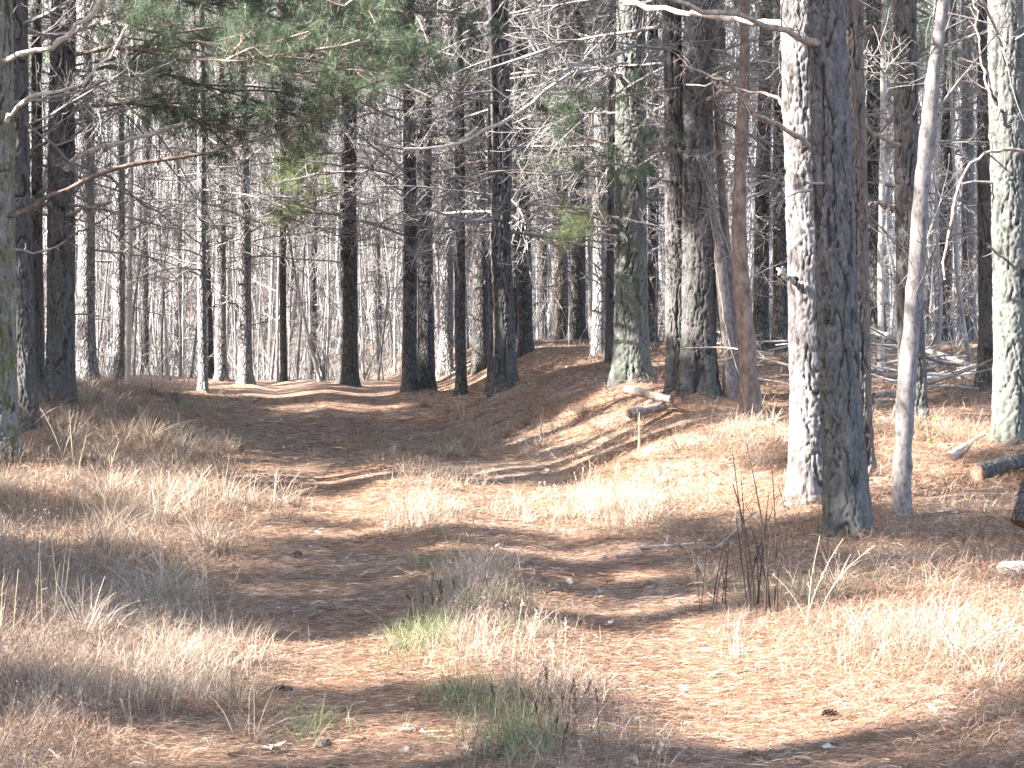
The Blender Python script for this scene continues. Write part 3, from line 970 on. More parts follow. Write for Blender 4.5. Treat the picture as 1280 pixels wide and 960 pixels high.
CARRY = [([(78, -60), (160, -70), (260, -50), (360, -20), (440, 10)], (-.2, -1.2)), ([(78, 0), (150, -10), (240, 0), (330, 20), (420, 55), (505, 85)], (-.1, .8)),
         ([(80, 40), (140, 30), (220, 45), (300, 70), (380, 95)], (.1, -1.6)), ([(82, 90), (140, 85), (210, 95), (290, 118), (350, 135)], (.0, 1.4)),
         ([(78, -20), (170, -30), (280, -10), (380, 40), (470, 70)], (.2, 2.4)), ([(82, 70), (150, 60), (250, 75), (340, 70), (450, 50)], (.1, -2.2)),
         ([(80, 140), (150, 130), (220, 140), (280, 160)], (.1, .4)), ([(80, -90), (200, -80), (330, -30), (450, -20), (530, 20)], (0, 1.6))]
nb_ = 0
for k, (pix, dd) in enumerate(CARRY):        # limbs that carry the big shaded mass over the track
    limb(STOUT, pix, dd, .030, .010, n1=6, l1=.5, n2=2, seed=100 + k)
    q_ = smooth_poly(np.array([(x_, y_, z_) for (x_, y_), z_ in zip(pix, np.linspace(dd[0], dd[1], len(pix)))]), 40)
    for u in np.linspace(8, 38, 7):
        rr = np.random.default_rng(900 + nb_)
        bx, by, bz = q_[int(u)]
        bough(STOUT, bx, by, bz, rr.uniform(.9, 1.6), rr.uniform(-1.3, 1.3), rr.uniform(-.2, .25), rr.uniform(-.5, .1), M_NEEDLE, per=13, L=.14, w=.0038, n1=16, l1=.7, seed=200 + nb_)
        nb_ += 1
for k, (bx, by, ln) in enumerate([(420, 205, 1.5), (425, 240, 1.4), (430, 215, 1.2), (415, 190, 1.1)]):
    bough('solitary dark pine', bx, by, -.5 - .3 * k, ln, 3.14 + .25 * (k - 1), .0, -.45, M_NEEDLE2, per=15, L=.15, w=.0062, n1=20, l1=.75, seed=40 + k)
for k, (bx, by, ln) in enumerate([(775, 272, 1.0), (772, 285, .9), (770, 295, .8)]):
    bough(BIG, bx, by, -.3, ln, 3.14 + .3 * (k - 1), .1, -.3, M_NEEDLE2, per=9, L=.12, w=.0035, n1=11, l1=.4, seed=50 + k)
for k, (bx, by) in enumerate([(470, 60), (500, 90), (440, 30), (520, 20)]):
    bough('dark pine with pale lit edge', bx, by, -2 + .4 * k, 1.5, 3.0 + k * .3, .05, -.3, M_NEEDLE2, per=10, L=.14, w=.006, n1=15, l1=.6, seed=60 + k)
for k, (tr_, bx, by) in enumerate([('bluish dark pine overlapped', 850, 110), ('bluish dark pine overlapped', 860, 190), ('dim grey pine behind', 950, 60), ('dim grey pine behind', 940, 180),
                                   ('dim grey pine behind', 955, 230), ('dim grey pine between', 975, 140), ('dim far pine', 1090, 70), ('dim far pine', 1100, 200), ('far brownish', 1070, 40),
                                   ('pale grey lichened', 745, 130), ('pale grey lichened', 740, 190), ('far dark pine standing', 1185, 90), ('grey-green pine', 655, 30), ('grey-green pine', 660, 100),
                                   ('dim brownish', 700, 110), ('dim brownish', 705, 60), ('dark far pine', 722, 170), ('far grey pine standing', 1210, 120)]):
    rr = np.random.default_rng(950 + k)
    bough(tr_, bx, by, -.4, rr.uniform(1.2, 1.9), 3.14 * rr.integers(0, 2) + rr.normal() * .5, .0, -.35, M_NEEDLE, per=12, L=.15, w=.006, n1=14, l1=.6, seed=70 + k)

# ---------------- other trunks: smooth leaning tree, red young pine, crooked pale tree, thin poles
def odd_tree(name, pix, d, widths, mat, label, cat='tree', H=11, n1=12, l1=1.4, seed=0, group=None, flare=.25, brn=4):
    rng = np.random.default_rng(1200 + seed)
    if d is None:
        p = hit(*pix[0])
    else:
        p = at(*pix[0], d)
        p[2] = ground(p[0], p[1])
    d = p[1]
    root = empty(name, p)
    tag(root, label, cat, group)
    P = np.array([at(x, y, d) for x, y in pix]) - p
    P[0] = (0, 0, 0)
    last = unit(P[-1] - P[-2])
    P = np.vstack([P, P[-1] + last * max(1.0, H - P[-1, 2])])
    Q = smooth_poly(P, 60)
    w = np.interp(np.linspace(0, 1, 60) * (len(P) - 1), np.arange(len(P)), list(widths) + [widths[-1] * .3])
    rad = w * d / F * .5 * (1 + flare * np.exp(-np.clip(Q[:, 2], 0, 9) / .12))
    rad = rad * (1 + .05 * rng.normal(size=60))
    acc = Acc()
    Q[0, 2] -= .1
    v, q = tubes(Q[None], rad[None], 20)
    v = v + (fbm(v[:, 2] * 9, v[:, 0] * 30 + v[:, 1] * 30, 3, seed)[:, None] * np.array([.012, .012, 0]))
    acc.add(v, q)
    acc.obj('trunk', mat, root)
    if n1:
        up = Q[int(60 * .62):]
        a = branch_acc(rng, up, 1e-4, 1e-4, n1, l1, 4, up=.7, t0=.1, sides=3)
        v0 = np.concatenate(a.v[1:])
        b_ = Acc()
        off = len(a.v[0])
        b_.add(v0, np.concatenate(a.q[1:]) - off)
        b_.obj('crown', M_SAPL, root)
    for k in range(brn):
        t = rng.uniform(.25, .6)
        c, _ = interp_axis(Q, np.array([t]))
        o = link('branch', LIB[rng.integers(len(LIB))], root, c[0])
        s = rng.uniform(.3, .55)
        o.scale = (s, s, s)
        o.rotation_euler = (0, -.4, rng.uniform(0, 6.28))
    return root, Q


odd_tree('smooth_tree', [(1127, 648), (1129, 560), (1136, 450), (1146, 330), (1152, 235), (1160, 165), (1166, 100), (1174, 40), (1180, 0)],
         None, [25, 22, 22, 21, 18, 21, 16, 15, 14], M_SMOOTH, 'smooth grey slender trunk leaning beside the dark furrowed pine', H=10, seed=1)
odd_tree('young_pine', [(939, 519), (934, 440), (926, 330), (924, 240), (929, 130), (931, 60), (931, 0)],
         None, [26, 22, 20, 17, 14, 13, 12], M_RED, 'young pine with flaky reddish bark and sawn knots', H=11, seed=2)
odd_tree('crooked_tree', [(913, 497), (911, 440), (904, 370), (898, 310), (886, 240), (877, 160), (874, 80), (874, 0)],
         None, [18, 16, 18, 15, 13, 12, 11, 10], M_SMOOTH, 'pale crooked trunk leaning against the thickest mossy one', H=10, seed=3)
odd_tree('young_pine', [(918, 492), (915, 400), (905, 270), (898, 180), (893, 60), (890, 0)],
         23.5, [13, 12, 11, 10, 9, 8], M_RED, 'thin reddish trunk right behind the pale crooked one', H=10, seed=4)
odd_tree('bare_pole', [(1100, 515), (1101, 440), (1101, 330), (1103, 200), (1104, 60), (1105, 0)],
         27, [8, 8, 8, 7, 6, 6], M_BLEACH, 'thin white dead pole with many broken twigs', H=9, seed=5, brn=9)
odd_tree('bare_pole', [(160, 476), (161, 400), (163, 300), (165, 150), (168, 0)], 37, [7, 7, 6, 5, 5], M_BLEACH, 'thin pale pole next to the slim sunlit pine', H=10, seed=6)
odd_tree('bare_pole', [(1215, 455), (1204, 400), (1198, 350), (1194, 250), (1190, 150), (1186, 0)], 27, [6, 5, 5, 4, 4, 3], M_SAPL, 'thin bent grey pole rising from the brush pile', H=9, seed=7)
odd_tree('bare_pole', [(1172, 450), (1176, 380), (1172, 300), (1170, 200), (1174, 60)], 30, [5, 5, 4, 4, 3], M_SAPL, 'very thin wavy pole behind the leaning grey trunk', H=9, seed=8)
odd_tree('bare_pole', [(400, 474), (385, 420), (372, 360), (362, 300)], 43, [5, 4, 4, 3], M_SAPL, 'leaning pale pole left of the solitary dark pine', H=7, seed=9)

# ------------------------------------------------------------------ unseen trees added out of frame to shade the track
def in_view(x, y, m=.9):
    return abs(x) < .268 * y + m


cand = []
for yy in np.arange(-13, 43, 3.3):
    for xx in np.arange(-36, -2.5, 3.4):
        cand.append((xx + R.uniform(-1, 1), yy + R.uniform(-1, 1)))
S2 = S[:2] / np.linalg.norm(S[:2])


def trunk_shade(o):
    w = np.array(o)[None] - targets[:, :2]
    al = w @ S2
    pe = np.abs(w @ np.array([-S2[1], S2[0]]))
    return float((TW * ((al > 0) & (pe < .42) & (targets[:, 2] + al * math.tan(SUN_EL) < 16))).sum())


nplant = 0
crown_n = 0
for (x, y) in cand:
    if in_view(x, y, 1.3) or abs(x - kn(K_CX, y)) < 2.6 or (-4 < y < 8 and x > -5.5):
        continue
    # of a few spots nearby take the one whose trunk leaves the sunlit places free
    opts = [(x, y)] + [(x + R.uniform(-1.6, 1.6), y + R.uniform(-1.8, 1.8)) for _ in range(30)]
    opts = [o for o in opts if not in_view(o[0], o[1], 1.3)] or [(x, y)]
    x, y = min(opts, key=trunk_shade)
    if trunk_shade((x, y)) > 22:
        continue
    z = float(ground(x, y))
    rng = np.random.default_rng(3000 + nplant)
    H = rng.uniform(16, 19)
    root = empty('pine_tree', (x, y, z))
    tag(root, 'unseen plantation pine added beyond the picture edge for shade', 'tree', 'unseen pines added for shade')
    lean = rng.normal() * .005
    trunk_acc(rng, [(0, 0, -.3), (0, 0, 0), (lean * H, 0, H)], rng.uniform(.13, .19)).obj('trunk', M_BARK['dark'][0], root)
    plan_crown(root, rng, (0, 0, 0), H, rng.uniform(7.0, 8.5))
    add_branches(root, rng, 2, 2.2, 4.5, lambda z_: (lean * z_, 0), .8, 0)
    nplant += 1
for k in range(26):       # and on the other side
    y = R.uniform(4, 40)
    x = .268 * y + R.uniform(1.8, 10)
    rng = np.random.default_rng(3500 + k)
    root = empty('pine_tree', (x, y, float(ground(x, y))))
    tag(root, 'unseen plantation pine added beyond the picture edge for shade', 'tree', 'unseen pines added for shade')
    H = rng.uniform(16, 19)
    trunk_acc(rng, [(0, 0, -.3), (0, 0, 0), (0, 0, H)], rng.uniform(.13, .19)).obj('trunk', M_BARK['dark'][0], root)
    c = int(rng.integers(4))
    link('crown', SH_CROWN[c], root, (0, 0, H - 9.5))
    link('crown_limbs', SH_LIMB[c], root, (0, 0, H - 9.5))
# thicken the crowns where the photo shows shade below
dark = []
rng = np.random.default_rng(88)
for k, t_ in enumerate(TREES):
    p, top, r0 = tree_info[k]
    if t_[7] == 0 and p[1] < 38:
        for z in np.arange(.2, min(top[2] - p[2] + .4, 7.5), .3):
            f = z / (top[2] - p[2])
            dark.append((p + np.array([(top[0] - p[0]) * f - r0 * .6, -r0 * .5, z]), 4))
for py in np.concatenate([np.arange(480, 640, 7), np.arange(640, 965, 13)]):
    for px in np.arange(-20, 1310, 30):
        q = hit(px + rng.uniform(-14, 14), py + rng.uniform(-3, 3))
        if np.linalg.norm(targets[:, :2] - q[:2], axis=1).min() > .42 and rng.uniform() > .10:
            dark.append((q + np.array([0, 0, .05]), 3))
AC = np.concatenate([np.array(P_['cl']).reshape(-1, 3) + P_['O'] for P_ in PLANS])
AR = np.concatenate([np.array(P_['rad']) for P_ in PLANS])
PO = np.array([P_['O'] for P_ in PLANS])
newC = []
for q, need in dark:
    w = AC - q
    al = w @ S
    have = int((((w - al[:, None] * S) ** 2).sum(1) < (AR * .85) ** 2)[al > 0].sum())
    for c, r_ in newC:
        w = c - q
        al = w @ S
        have += int(al > 0 and ((w - al * S) ** 2).sum() < (r_ * .85) ** 2)
    tries = 0
    while have < need and tries < 16:
        tries += 1
        zc = rng.uniform(7, 17)
        C_ = q + S * (zc - q[2]) / S[2] + rng.normal(size=3) * .08
        dd = np.hypot(PO[:, 0] - C_[0], PO[:, 1] - C_[1])
        i = int(dd.argmin())
        P_ = PLANS[i]
        if dd[i] > 3.4 or C_[2] - P_['O'][2] > P_['H'] - .4 or C_[2] - P_['O'][2] < P_['cb'] - 1.2 or blocks_light(C_[None], np.array([.22]))[0]:
            continue
        loc = C_ - P_['O']
        base = np.array([0, 0, loc[2] - .25 * dd[i]])
        P_['ax'].append(base + (loc - base) * np.linspace(0, 1, 5)[:, None])
        P_['cl'].append(loc)
        P_['rad'].append(.30)
        newC.append((C_, .30))
        have += 1
for P_ in PLANS:
    a, b_ = crown_geo(P_['rng'], np.array(P_['ax']), np.array(P_['cl']).reshape(-1, 3), np.array(P_['rad']))
    if a.v:
        crown_n += a.n
        a.obj('crown', M_NEEDLE, P_['root'], False).location = P_['off']
    b_.obj('crown_limbs', M_LIMB, P_['root']).location = P_['off']
print('shade points', len(dark), 'sprays added', len(newC))
print('plantation', nplant, 'crown verts', crown_n, 'targets', len(targets))

# ------------------------------------------------------------------ the far woods
SAPS = []
for k in range(14):
    rng = np.random.default_rng(1500 + k)
    L = rng.uniform(6, 11)
    P = axis(rng, L, math.radians(90) - abs(rng.normal()) * .07, rng.normal() * .12, 12, .035)
    P[0, 2] -= .1
    r = rng.uniform(.022, .05)
    a = branch_acc(rng, P, r, .008, int(L * 2.4), L * .16, 4, up=.8, t0=.12, sides=5, minr=.004)
    SAPS.append((a.mesh('bare_sapling', M_SAPL if k % 2 else M_SAPD), k))
rng = np.random.default_rng(77)
ns = 0
for k in range(275):
    d = math.sqrt(rng.uniform(40 ** 2, 68 ** 2))
    x = rng.uniform(-1, 1) * (.268 * d + 1)
    px = 640 + x / d * F
    if d < 44 and (x < -1 and px < 520):
        d += 6
    o = link('bare_sapling', SAPS[rng.integers(14)][0], None, (x, d, float(ground(x, d)) - .05))
    s = rng.uniform(.75, 1.25)
    o.scale = (s, s, s * rng.uniform(.9, 1.2))
    o.rotation_euler = (rng.normal() * .04, rng.normal() * .04, rng.uniform(0, 6.28))
    tag(o, 'thin leafless sapling in the thicket of bare stems beyond the crest', 'sapling', 'bare saplings in the far thicket')
    ns += 1
for k in range(44):
    d = math.sqrt(rng.uniform(47 ** 2, 105 ** 2))
    x = rng.uniform(-1, 1) * (.268 * d + 1) 
    if d < 56 and abs(x - kn(K_CX, d)) < 3:
        d += 14
    root = empty('pine_tree', (x, d, float(ground(x, d))))
    tag(root, 'far dim pine among the bare stems beyond the crest', 'tree', 'far pines beyond the crest')
    rg = np.random.default_rng(4000 + k)
    c = k % 8
    if k < 8:
        ln = rg.normal() * .25
        FARP = FARP + [trunk_acc(rg, [(0, 0, -.3), (0, 0, 0), (ln, 0, 17)], rg.uniform(.11, .19)).mesh('trunk', M_BARK['grey' if k % 3 == 0 else 'dark'][0])] if k else [trunk_acc(rg, [(0, 0, -.3), (0, 0, 0), (ln, 0, 17)], .15).mesh('trunk', M_BARK['grey'][0])]
    o = link('trunk', FARP[c], root)
    o.rotation_euler = (0, 0, rg.uniform(0, 6.28))
    hh = rg.uniform(8.5, 11)
    link('crown', SH_CROWN[c % 4], root, (0, 0, hh - 1.2))
    link('crown_limbs', SH_LIMB[c % 4], root, (0, 0, hh - 1.2))
    add_branches(root, rg, 9, 2.5, 9, lambda z_: (0, 0), 1.0, 0)
acc = Acc()
NW = 3500
d = np.sqrt(rng.uniform(56 ** 2, 160 ** 2, NW))
x = rng.uniform(-1.25, 1.25, NW) * (.268 * d + 2)
z = ground(x, d)
Lh = rng.uniform(6, 15, NW) * np.where(rng.uniform(size=NW) < .3, 1.25, 1)
n = 8
t = np.linspace(0, 1, n)
lean = rng.normal(size=(NW, 2)) * .05
bow = rng.normal(size=(NW, 2)) * .04
P = np.stack([x[:, None] + Lh[:, None] * (lean[:, :1] * t + bow[:, :1] * np.sin(t * 5)), d[:, None] + Lh[:, None] * lean[:, 1:] * t, z[:, None] - .1 + Lh[:, None] * t], -1)
rad = (.02 + .10 * rng.uniform(size=NW) ** 2.2)[:, None] * np.linspace(1, .35, n)[None]
tone = rng.uniform(0, 1, NW)
v, q = tubes(P, rad, 5)
acc.add(v, q, a=np.repeat(tone, n * 5))
# their twigs
pp, rr = [], []
for k in range(NW):
    a, b_ = side_twigs(rng, P[k], .03, .01, 16, 2.4, ang=(30, 80), up=.5, t0=.15, npts=4, wig=.25)
    pp.append(a)
    rr.append(b_)
pp = np.concatenate(pp)
rr = np.maximum(np.concatenate(rr), .008)
v, q = tubes(pp, rr, 3)
acc.add(v, q, a=np.repeat(rng.uniform(0, 1, len(pp)), 4 * 3))
tag(acc.obj('distant_woods', M_FAR), 'mass of distant bare stems and twigs on the hillside', 'woods', kind='stuff')

# undergrowth: arching canes and brush along the crest and on the far bank
acc = Acc()
N = 5200
d = np.sqrt(rng.uniform(36 ** 2, 66 ** 2, N))
x = rng.uniform(-1.2, 1.2, N) * (.268 * d + 1)
s = x - kn(K_CX, d)
ok = ((np.abs(s) > 2.4) | (d > 47)) & ~((s > 0) & (d < 44) & (rng.uniform(size=N) < .8)) & ~((s < 0) & (d < 41))
x, d = x[ok], d[ok]
N = len(x)
H = rng.uniform(.5, 2.6, N) * rng.uniform(.5, 1, N)
az = rng.uniform(0, 6.28, N)
n = 6
t = np.linspace(0, 1, n)
le, cu = rng.uniform(0, .7, N), rng.uniform(-.2, 1.1, N)
off = (le[:, None] * t + cu[:, None] * t ** 2) * H[:, None] * .7
P = np.stack([x[:, None] + np.cos(az)[:, None] * off, d[:, None] + np.sin(az)[:, None] * off, ground(x, d)[:, None] + H[:, None] * (t - np.clip(cu, 0, 2)[:, None] * .4 * t ** 3)], -1)
v, q = tubes(P, rng.uniform(.004, .011, N)[:, None] * np.linspace(1, .5, n)[None], 3)
acc.add(v, q, a=np.repeat(rng.uniform(.2, 1, N), n * 3))
tag(acc.obj('undergrowth', M_FAR), 'pale brush and arching canes along the crest', 'undergrowth', kind='stuff')

# shrubs still holding tan leaves
TAN = [(405, 455, 46, 1.6), (455, 450, 50, 1.5), (1195, 440, 33, 2.4), (1160, 430, 36, 2.6), (1225, 420, 38, 2.6), (200, 465, 47, 1.4), (660, 425, 50, 1.6), (975, 430, 38, 2.0), (350, 455, 52, 2.2), (820, 430, 36, 1.8)]
LABT = ['low tan-leaved shrub between the thin dark pole and the solitary pine', 'tan-leaved shrub just past the solitary dark pine', 'tan-leaved shrub rising out of the brush pile',
        'tan-leaved shrub behind the leaning grey trunk', 'tan-leaved shrub by the dark greenish pine', 'low tan shrub on the crest near the slim sunlit pine', 'tan shrub on the upper bank by the grey-green pine',
        'tan shrub between the reddish young pine and white lit pine', 'tall tan shrub behind the thin dark pole', 'tan shrub in the gap past the big two-toned pine']
for k, ((px, py, d, h), lab) in enumerate(zip(TAN, LABT)):
    rng = np.random.default_rng(1700 + k)
    p = at(px, py, d)
    p[2] = ground(p[0], p[1])
    root = empty('leafy_shrub', p)
    tag(root, lab, 'shrub')
    st, lv = Acc(), Acc()
    for j in range(6):
        P = axis(rng, h * rng.uniform(.7, 1.1), math.radians(rng.uniform(55, 85)), -.2, 8, .1, rng.uniform(0, 6.28))
        a = branch_acc(rng, P, .014, .004, 7, h * .35, 3, up=.3, minr=.003)
        for vv, qq in ((np.concatenate(a.v), np.concatenate(a.q)),):
            st.add(vv, qq)
        tp = a.tips[rng.uniform(size=len(a.tips)) < .65]
        m_ = len(tp)
        dd = unit(rng.normal(size=(m_, 3)) + np.array([0, 0, -.6])) * rng.uniform(.03, .055, m_)[:, None]
        sd = unit(np.cross(dd, rng.normal(size=(m_, 3)))) * .018
        lv.add(np.stack([tp, tp + dd * .5 - sd, tp + dd, tp + dd * .5 + sd], 1).reshape(-1, 3), np.arange(m_ * 4).reshape(-1, 4), a=np.repeat(rng.uniform(0, 1, m_), 4))
    st.obj('stems', M_SAPD, root)
    lv.obj('leaves', M_TANLEAF, root, False)

# ------------------------------------------------------------------ ground cover
def wedge(rng, n, d0, d1, margin=1.2):
    d = np.sqrt(rng.uniform(d0 ** 2, d1 ** 2, n))
    x = rng.uniform(-1, 1, n) * (.268 * d * margin + .3)
    return x, d


def to_pix(x, y, z):
    """Approximate photo pixel of a world point, to read the patch lists below."""
    cp, sp = math.cos(PITCH), math.sin(PITCH)
    dz = z - CAMZ
    yy = y * cp - dz * sp
    zz = y * sp + dz * cp
    return 640 + x / yy * F, 480 - zz / yy * F


# patches of taller dry grass: world blobs found from where they stand on the ground
def blob(px, py, rx, ry, w):
    p = hit(px, py)
    far_, near_ = hit(px, py - ry), hit(px, py + ry)
    return p[0], p[1], rx * p[1] / F, max(.25, abs(far_[1] - near_[1]) * .5), w


DRY = [blob(*b_) for b_ in [(770, 640, 75, 22, 1.6), (530, 645, 45, 18, 1.3), (620, 640, 80, 10, .7), (300, 640, 60, 10, .6), (1150, 815, 130, 35, 1.2), (930, 550, 70, 20, .8), (860, 600, 80, 22, .8),
                            (600, 800, 110, 18, .6), (680, 790, 40, 12, .8), (690, 870, 60, 35, .7), (800, 930, 60, 20, .5), (60, 610, 80, 18, .9), (200, 625, 90, 18, 1.0), (560, 600, 50, 10, .9),
                            (200, 840, 110, 60, 1.2), (1180, 540, 60, 18, .7), (1000, 770, 90, 30, .5), (580, 560, 50, 16, .8), (700, 520, 100, 20, .35), (920, 800, 30, 8, .8), (60, 900, 70, 50, .7)]]
GRN = [blob(*b_) for b_ in [(535, 805, 42, 18, 1.0), (560, 868, 40, 12, .7), (650, 935, 70, 22, .9), (640, 790, 30, 10, .5), (510, 572, 26, 6, 1.0), (240, 510, 40, 10, .6), (390, 915, 40, 8, .35), (330, 650, 26, 6, .5),
                            (480, 560, 40, 8, .4), (560, 700, 36, 18, .3), (600, 760, 50, 14, .4), (540, 662, 40, 8, .35), (620, 890, 60, 14, .5), (1000, 745, 40, 10, .25), (1110, 735, 40, 8, .35), (150, 640, 60, 12, .25), (960, 750, 30, 8, .3), (1110, 810, 30, 8, .35)]]


def blobs(B, x, y):
    r = np.zeros(np.shape(x))
    for (bx, by, rx, ry, w) in B:
        r = np.maximum(r, w * np.exp(-((x - bx) / rx) ** 2 - ((y - by) / ry) ** 2))
    return r


def dry_density(x, y):
    s = x - kn(K_CX, y)
    n1 = fbm(x * .9, y * .9, 3, 31) + .5
    left = sm(1.4, 2.1, -s + .4 * (n1 - .5)) * (1 - .75 * sm(20, 28, y)) * (.25 + .75 * n1)
    med = np.exp(-((s - .1 * np.sin(y)) / .27) ** 2) * .85 * (1 - sm(19, 25, y)) * sm(.25, .6, n1)
    right = sm(1.3, 2.2, s) * .22 * n1 * (1 - .5 * sm(22, 30, y))
    return np.clip(np.maximum.reduce([left, med, right, blobs(DRY, x, y)]), 0, 1.6)


rng = np.random.default_rng(41)
acc = Acc()
for (n, d0, d1, w, hs) in ((190000, 6.4, 13, .0030, .19), (170000, 13, 22, .0042, .22), (110000, 22, 42, .006, .2)):
    x, y = wedge(rng, n, d0, d1)
    dn = dry_density(x, y)
    clump = np.clip(.35 + 1.5 * (fbm(x * 3.5, y * 3.5, 2, 55) + .25), .05, 1.5)
    k = rng.uniform(0, 1.25, n) < dn * clump
    x, y, dn = x[k], y[k], dn[k]
    B = np.stack([x, y, ground(x, y) - .01], 1)
    H = hs * rng.uniform(.35, 1.25, len(x)) * (.6 + .5 * np.clip(dn, 0, 1.3))
    v, q, to = blades(rng, B, H, w * rng.uniform(.6, 1.3, len(x)), rng.uniform(0, .7, len(x)), rng.uniform(-.1, 1.2, len(x)))
    acc.add(v, q, a=np.clip(to * .75 + .2 * np.repeat(np.clip(dn, 0, 1.4), 8), 0, 1))
    print('grass', len(x))
tx, ty = wedge(rng, 3600, 6.6, 34)
tk = rng.uniform(0, 1.15, 3600) < np.clip(dry_density(tx, ty), 0, 1.4) * (.25 + .9 * sm(.3, .75, fbm(tx * .8, ty * .8, 2, 91) + .5))
tx, ty = tx[tk], ty[tk]
nb = rng.integers(30, 110, len(tx))
bx, by = np.repeat(tx, nb), np.repeat(ty, nb)
br = np.abs(rng.normal(size=len(bx))) * .055
ba = rng.uniform(0, 6.283, len(bx))
bx, by = bx + br * np.cos(ba), by + br * np.sin(ba)
th_ = np.repeat(rng.uniform(.16, .34, len(tx)) * (1 + .45 * (tx < kn(K_CX, ty) - 1.4)) * (1 - .4 * (np.abs(tx - kn(K_CX, ty)) < .7)), nb) * rng.uniform(.4, 1.15, len(bx))
v, q, to = blades(rng, np.stack([bx, by, ground(bx, by) - .015], 1), th_, (.0024 + .00016 * by) * rng.uniform(.5, 1.8, len(bx)), rng.uniform(.05, .85, len(bx)), np.where(rng.uniform(size=len(bx)) < .2, rng.uniform(1.4, 2.3, len(bx)), rng.uniform(-.1, 1.4, len(bx))), 5)
acc.add(v, q, a=np.clip(to * .6 + np.repeat(np.repeat(rng.uniform(-.1, .4, len(tx)) + .35 * np.clip(blobs(DRY[:6], tx, ty), 0, 1), nb), 10), 0, 1))
print('tussocks', len(tx), len(bx))
tag(acc.obj('dry_grass', M_GRASS, None, False), 'dry straw-coloured grass along the verges and between the ruts', 'grass', kind='stuff')

# brown weeds: fine upright stems with seed flecks
acc = Acc()
for (n, d0, d1, sc) in ((26000, 6.4, 14, 1.0), (16000, 14, 26, 1.5)):
    x, y = wedge(rng, n, d0, d1)
    s = x - kn(K_CX, y)
    n1 = fbm(x * .7 + 5, y * .7, 3, 61) + .5
    dn = np.maximum(sm(1.45, 2.1, -s) * (.2 + n1) * .9, np.exp(-((s - .05) / .30) ** 2) * sm(.3, .6, n1) * .9)
    dn = np.maximum(dn, sm(1.5, 2.4, s) * .15)
    k = rng.uniform(size=n) < dn
    x, y = x[k], y[k]
    m_ = len(x)
    B = np.stack([x, y, ground(x, y) - .01], 1)
    H = rng.uniform(.08, .34, m_)
    v, q, to = blades(rng, B, H, np.full(m_, .0022 * sc), rng.uniform(0, .5, m_), rng.uniform(-.2, .5, m_))
    acc.add(v, q, a=to * .8)
    V = v.reshape(m_, 8, 3)
    for j in range(6):
        u = rng.uniform(.35, 1, m_)[:, None]
        c = V[:, 2] * (1 - u) + V[:, 6] * u + rng.normal(size=(m_, 3)) * .008
        dd = unit(rng.normal(size=(m_, 3))) * rng.uniform(.006, .014, m_)[:, None] * sc
        sd = unit(np.cross(dd, rng.normal(size=(m_, 3)))) * .003 * sc
        acc.add(np.stack([c - sd, c + sd, c + dd], 1).reshape(-1, 3), t=np.arange(m_ * 3).reshape(-1, 3), a=np.repeat(rng.uniform(.1, .9, m_), 3))
tag(acc.obj('dry_weeds', M_WEED, None, False), 'low brown weeds with tiny seed heads among the dry grass', 'weeds', kind='stuff')

acc = Acc()
for (n, d0, d1, w) in ((230000, 6.4, 14, .0042), (150000, 14, 40, .007)):
    x, y = wedge(rng, n, d0, d1)
    k = rng.uniform(size=n) < blobs(GRN, x, y) * np.clip(.4 + 2 * (fbm(x * 4, y * 4, 2, 71) + .1), 0, 1)
    x, y = x[k], y[k]
    B = np.stack([x, y, ground(x, y) - .01], 1)
    v, q, to = blades(rng, B, rng.uniform(.06, .2, len(x)), w * rng.uniform(.7, 1.3, len(x)), rng.uniform(0, .8, len(x)), rng.uniform(0, 1.2, len(x)))
    acc.add(v, q, a=to)
tag(acc.obj('green_grass', M_GREENG, None, False), 'tufts of green grass on the track and verges', 'grass', kind='stuff')

# fallen needles lying everywhere
acc = Acc()
for (n, d0, d1, w, L) in ((230000, 6.4, 12, .0024, .10), (130000, 12, 20, .0038, .13), (70000, 20, 36, .006, .18)):
    x, y = wedge(rng, n, d0, d1)
    az = np.where(rng.uniform(size=n) < .65, rng.normal(size=n) * .45 + .15, rng.uniform(0, 3.14, n))
    l = L * rng.uniform(.6, 1.2, n)
    s = x - kn(K_CX, y)
    off = sm(1.2, 1.9, np.abs(s))
    tilt = rng.normal(size=n) * (.10 + .30 * off)
    z = ground(x, y) + .004 + rng.uniform(0, .012, n) + np.abs(np.sin(tilt)) * l * .5 + off * rng.uniform(0, .035, n)
    c = np.stack([x, y, z], 1)
    dd = np.stack([np.cos(az) * np.cos(tilt), np.sin(az) * np.cos(tilt), np.sin(tilt)], 1) * l[:, None] * .5
    sd = np.stack([-np.sin(az), np.cos(az), rng.normal(size=n) * .5], 1) * (w * rng.uniform(.5, 1.2, n) * .5)[:, None]
    bow = np.array([0, 0, 1.]) * (l * .06)[:, None] + sd / (w * .5) * (l * .08 * rng.normal(size=n))[:, None] * .6
    V = np.stack([c - dd - sd * .6, c - dd + sd * .6, c + bow + sd, c + bow - sd, c + dd], 1).reshape(-1, 3)
    i = np.arange(n)[:, None] * 5
    acc.add(V, (i + np.array([[0, 1, 2, 3]])), t=(i + np.array([[3, 2, 4]])), a=np.repeat(rng.uniform(0, 1, n) ** 1.3, 5))
tag(acc.obj('pine_needles', M_LITTER, None, False), 'red-brown fallen pine needles covering the ground', 'needle litter', kind='stuff')

# dead leaves
OUT = np.array([(0, 0), (.10, .10), (.22, .30), (.30, .16), (.45, .36), (.55, .17), (.70, .30), (.80, .12), (1, 0), (.80, -.12), (.70, -.30), (.55, -.17), (.45, -.36), (.30, -.16), (.22, -.30), (.10, -.10)])


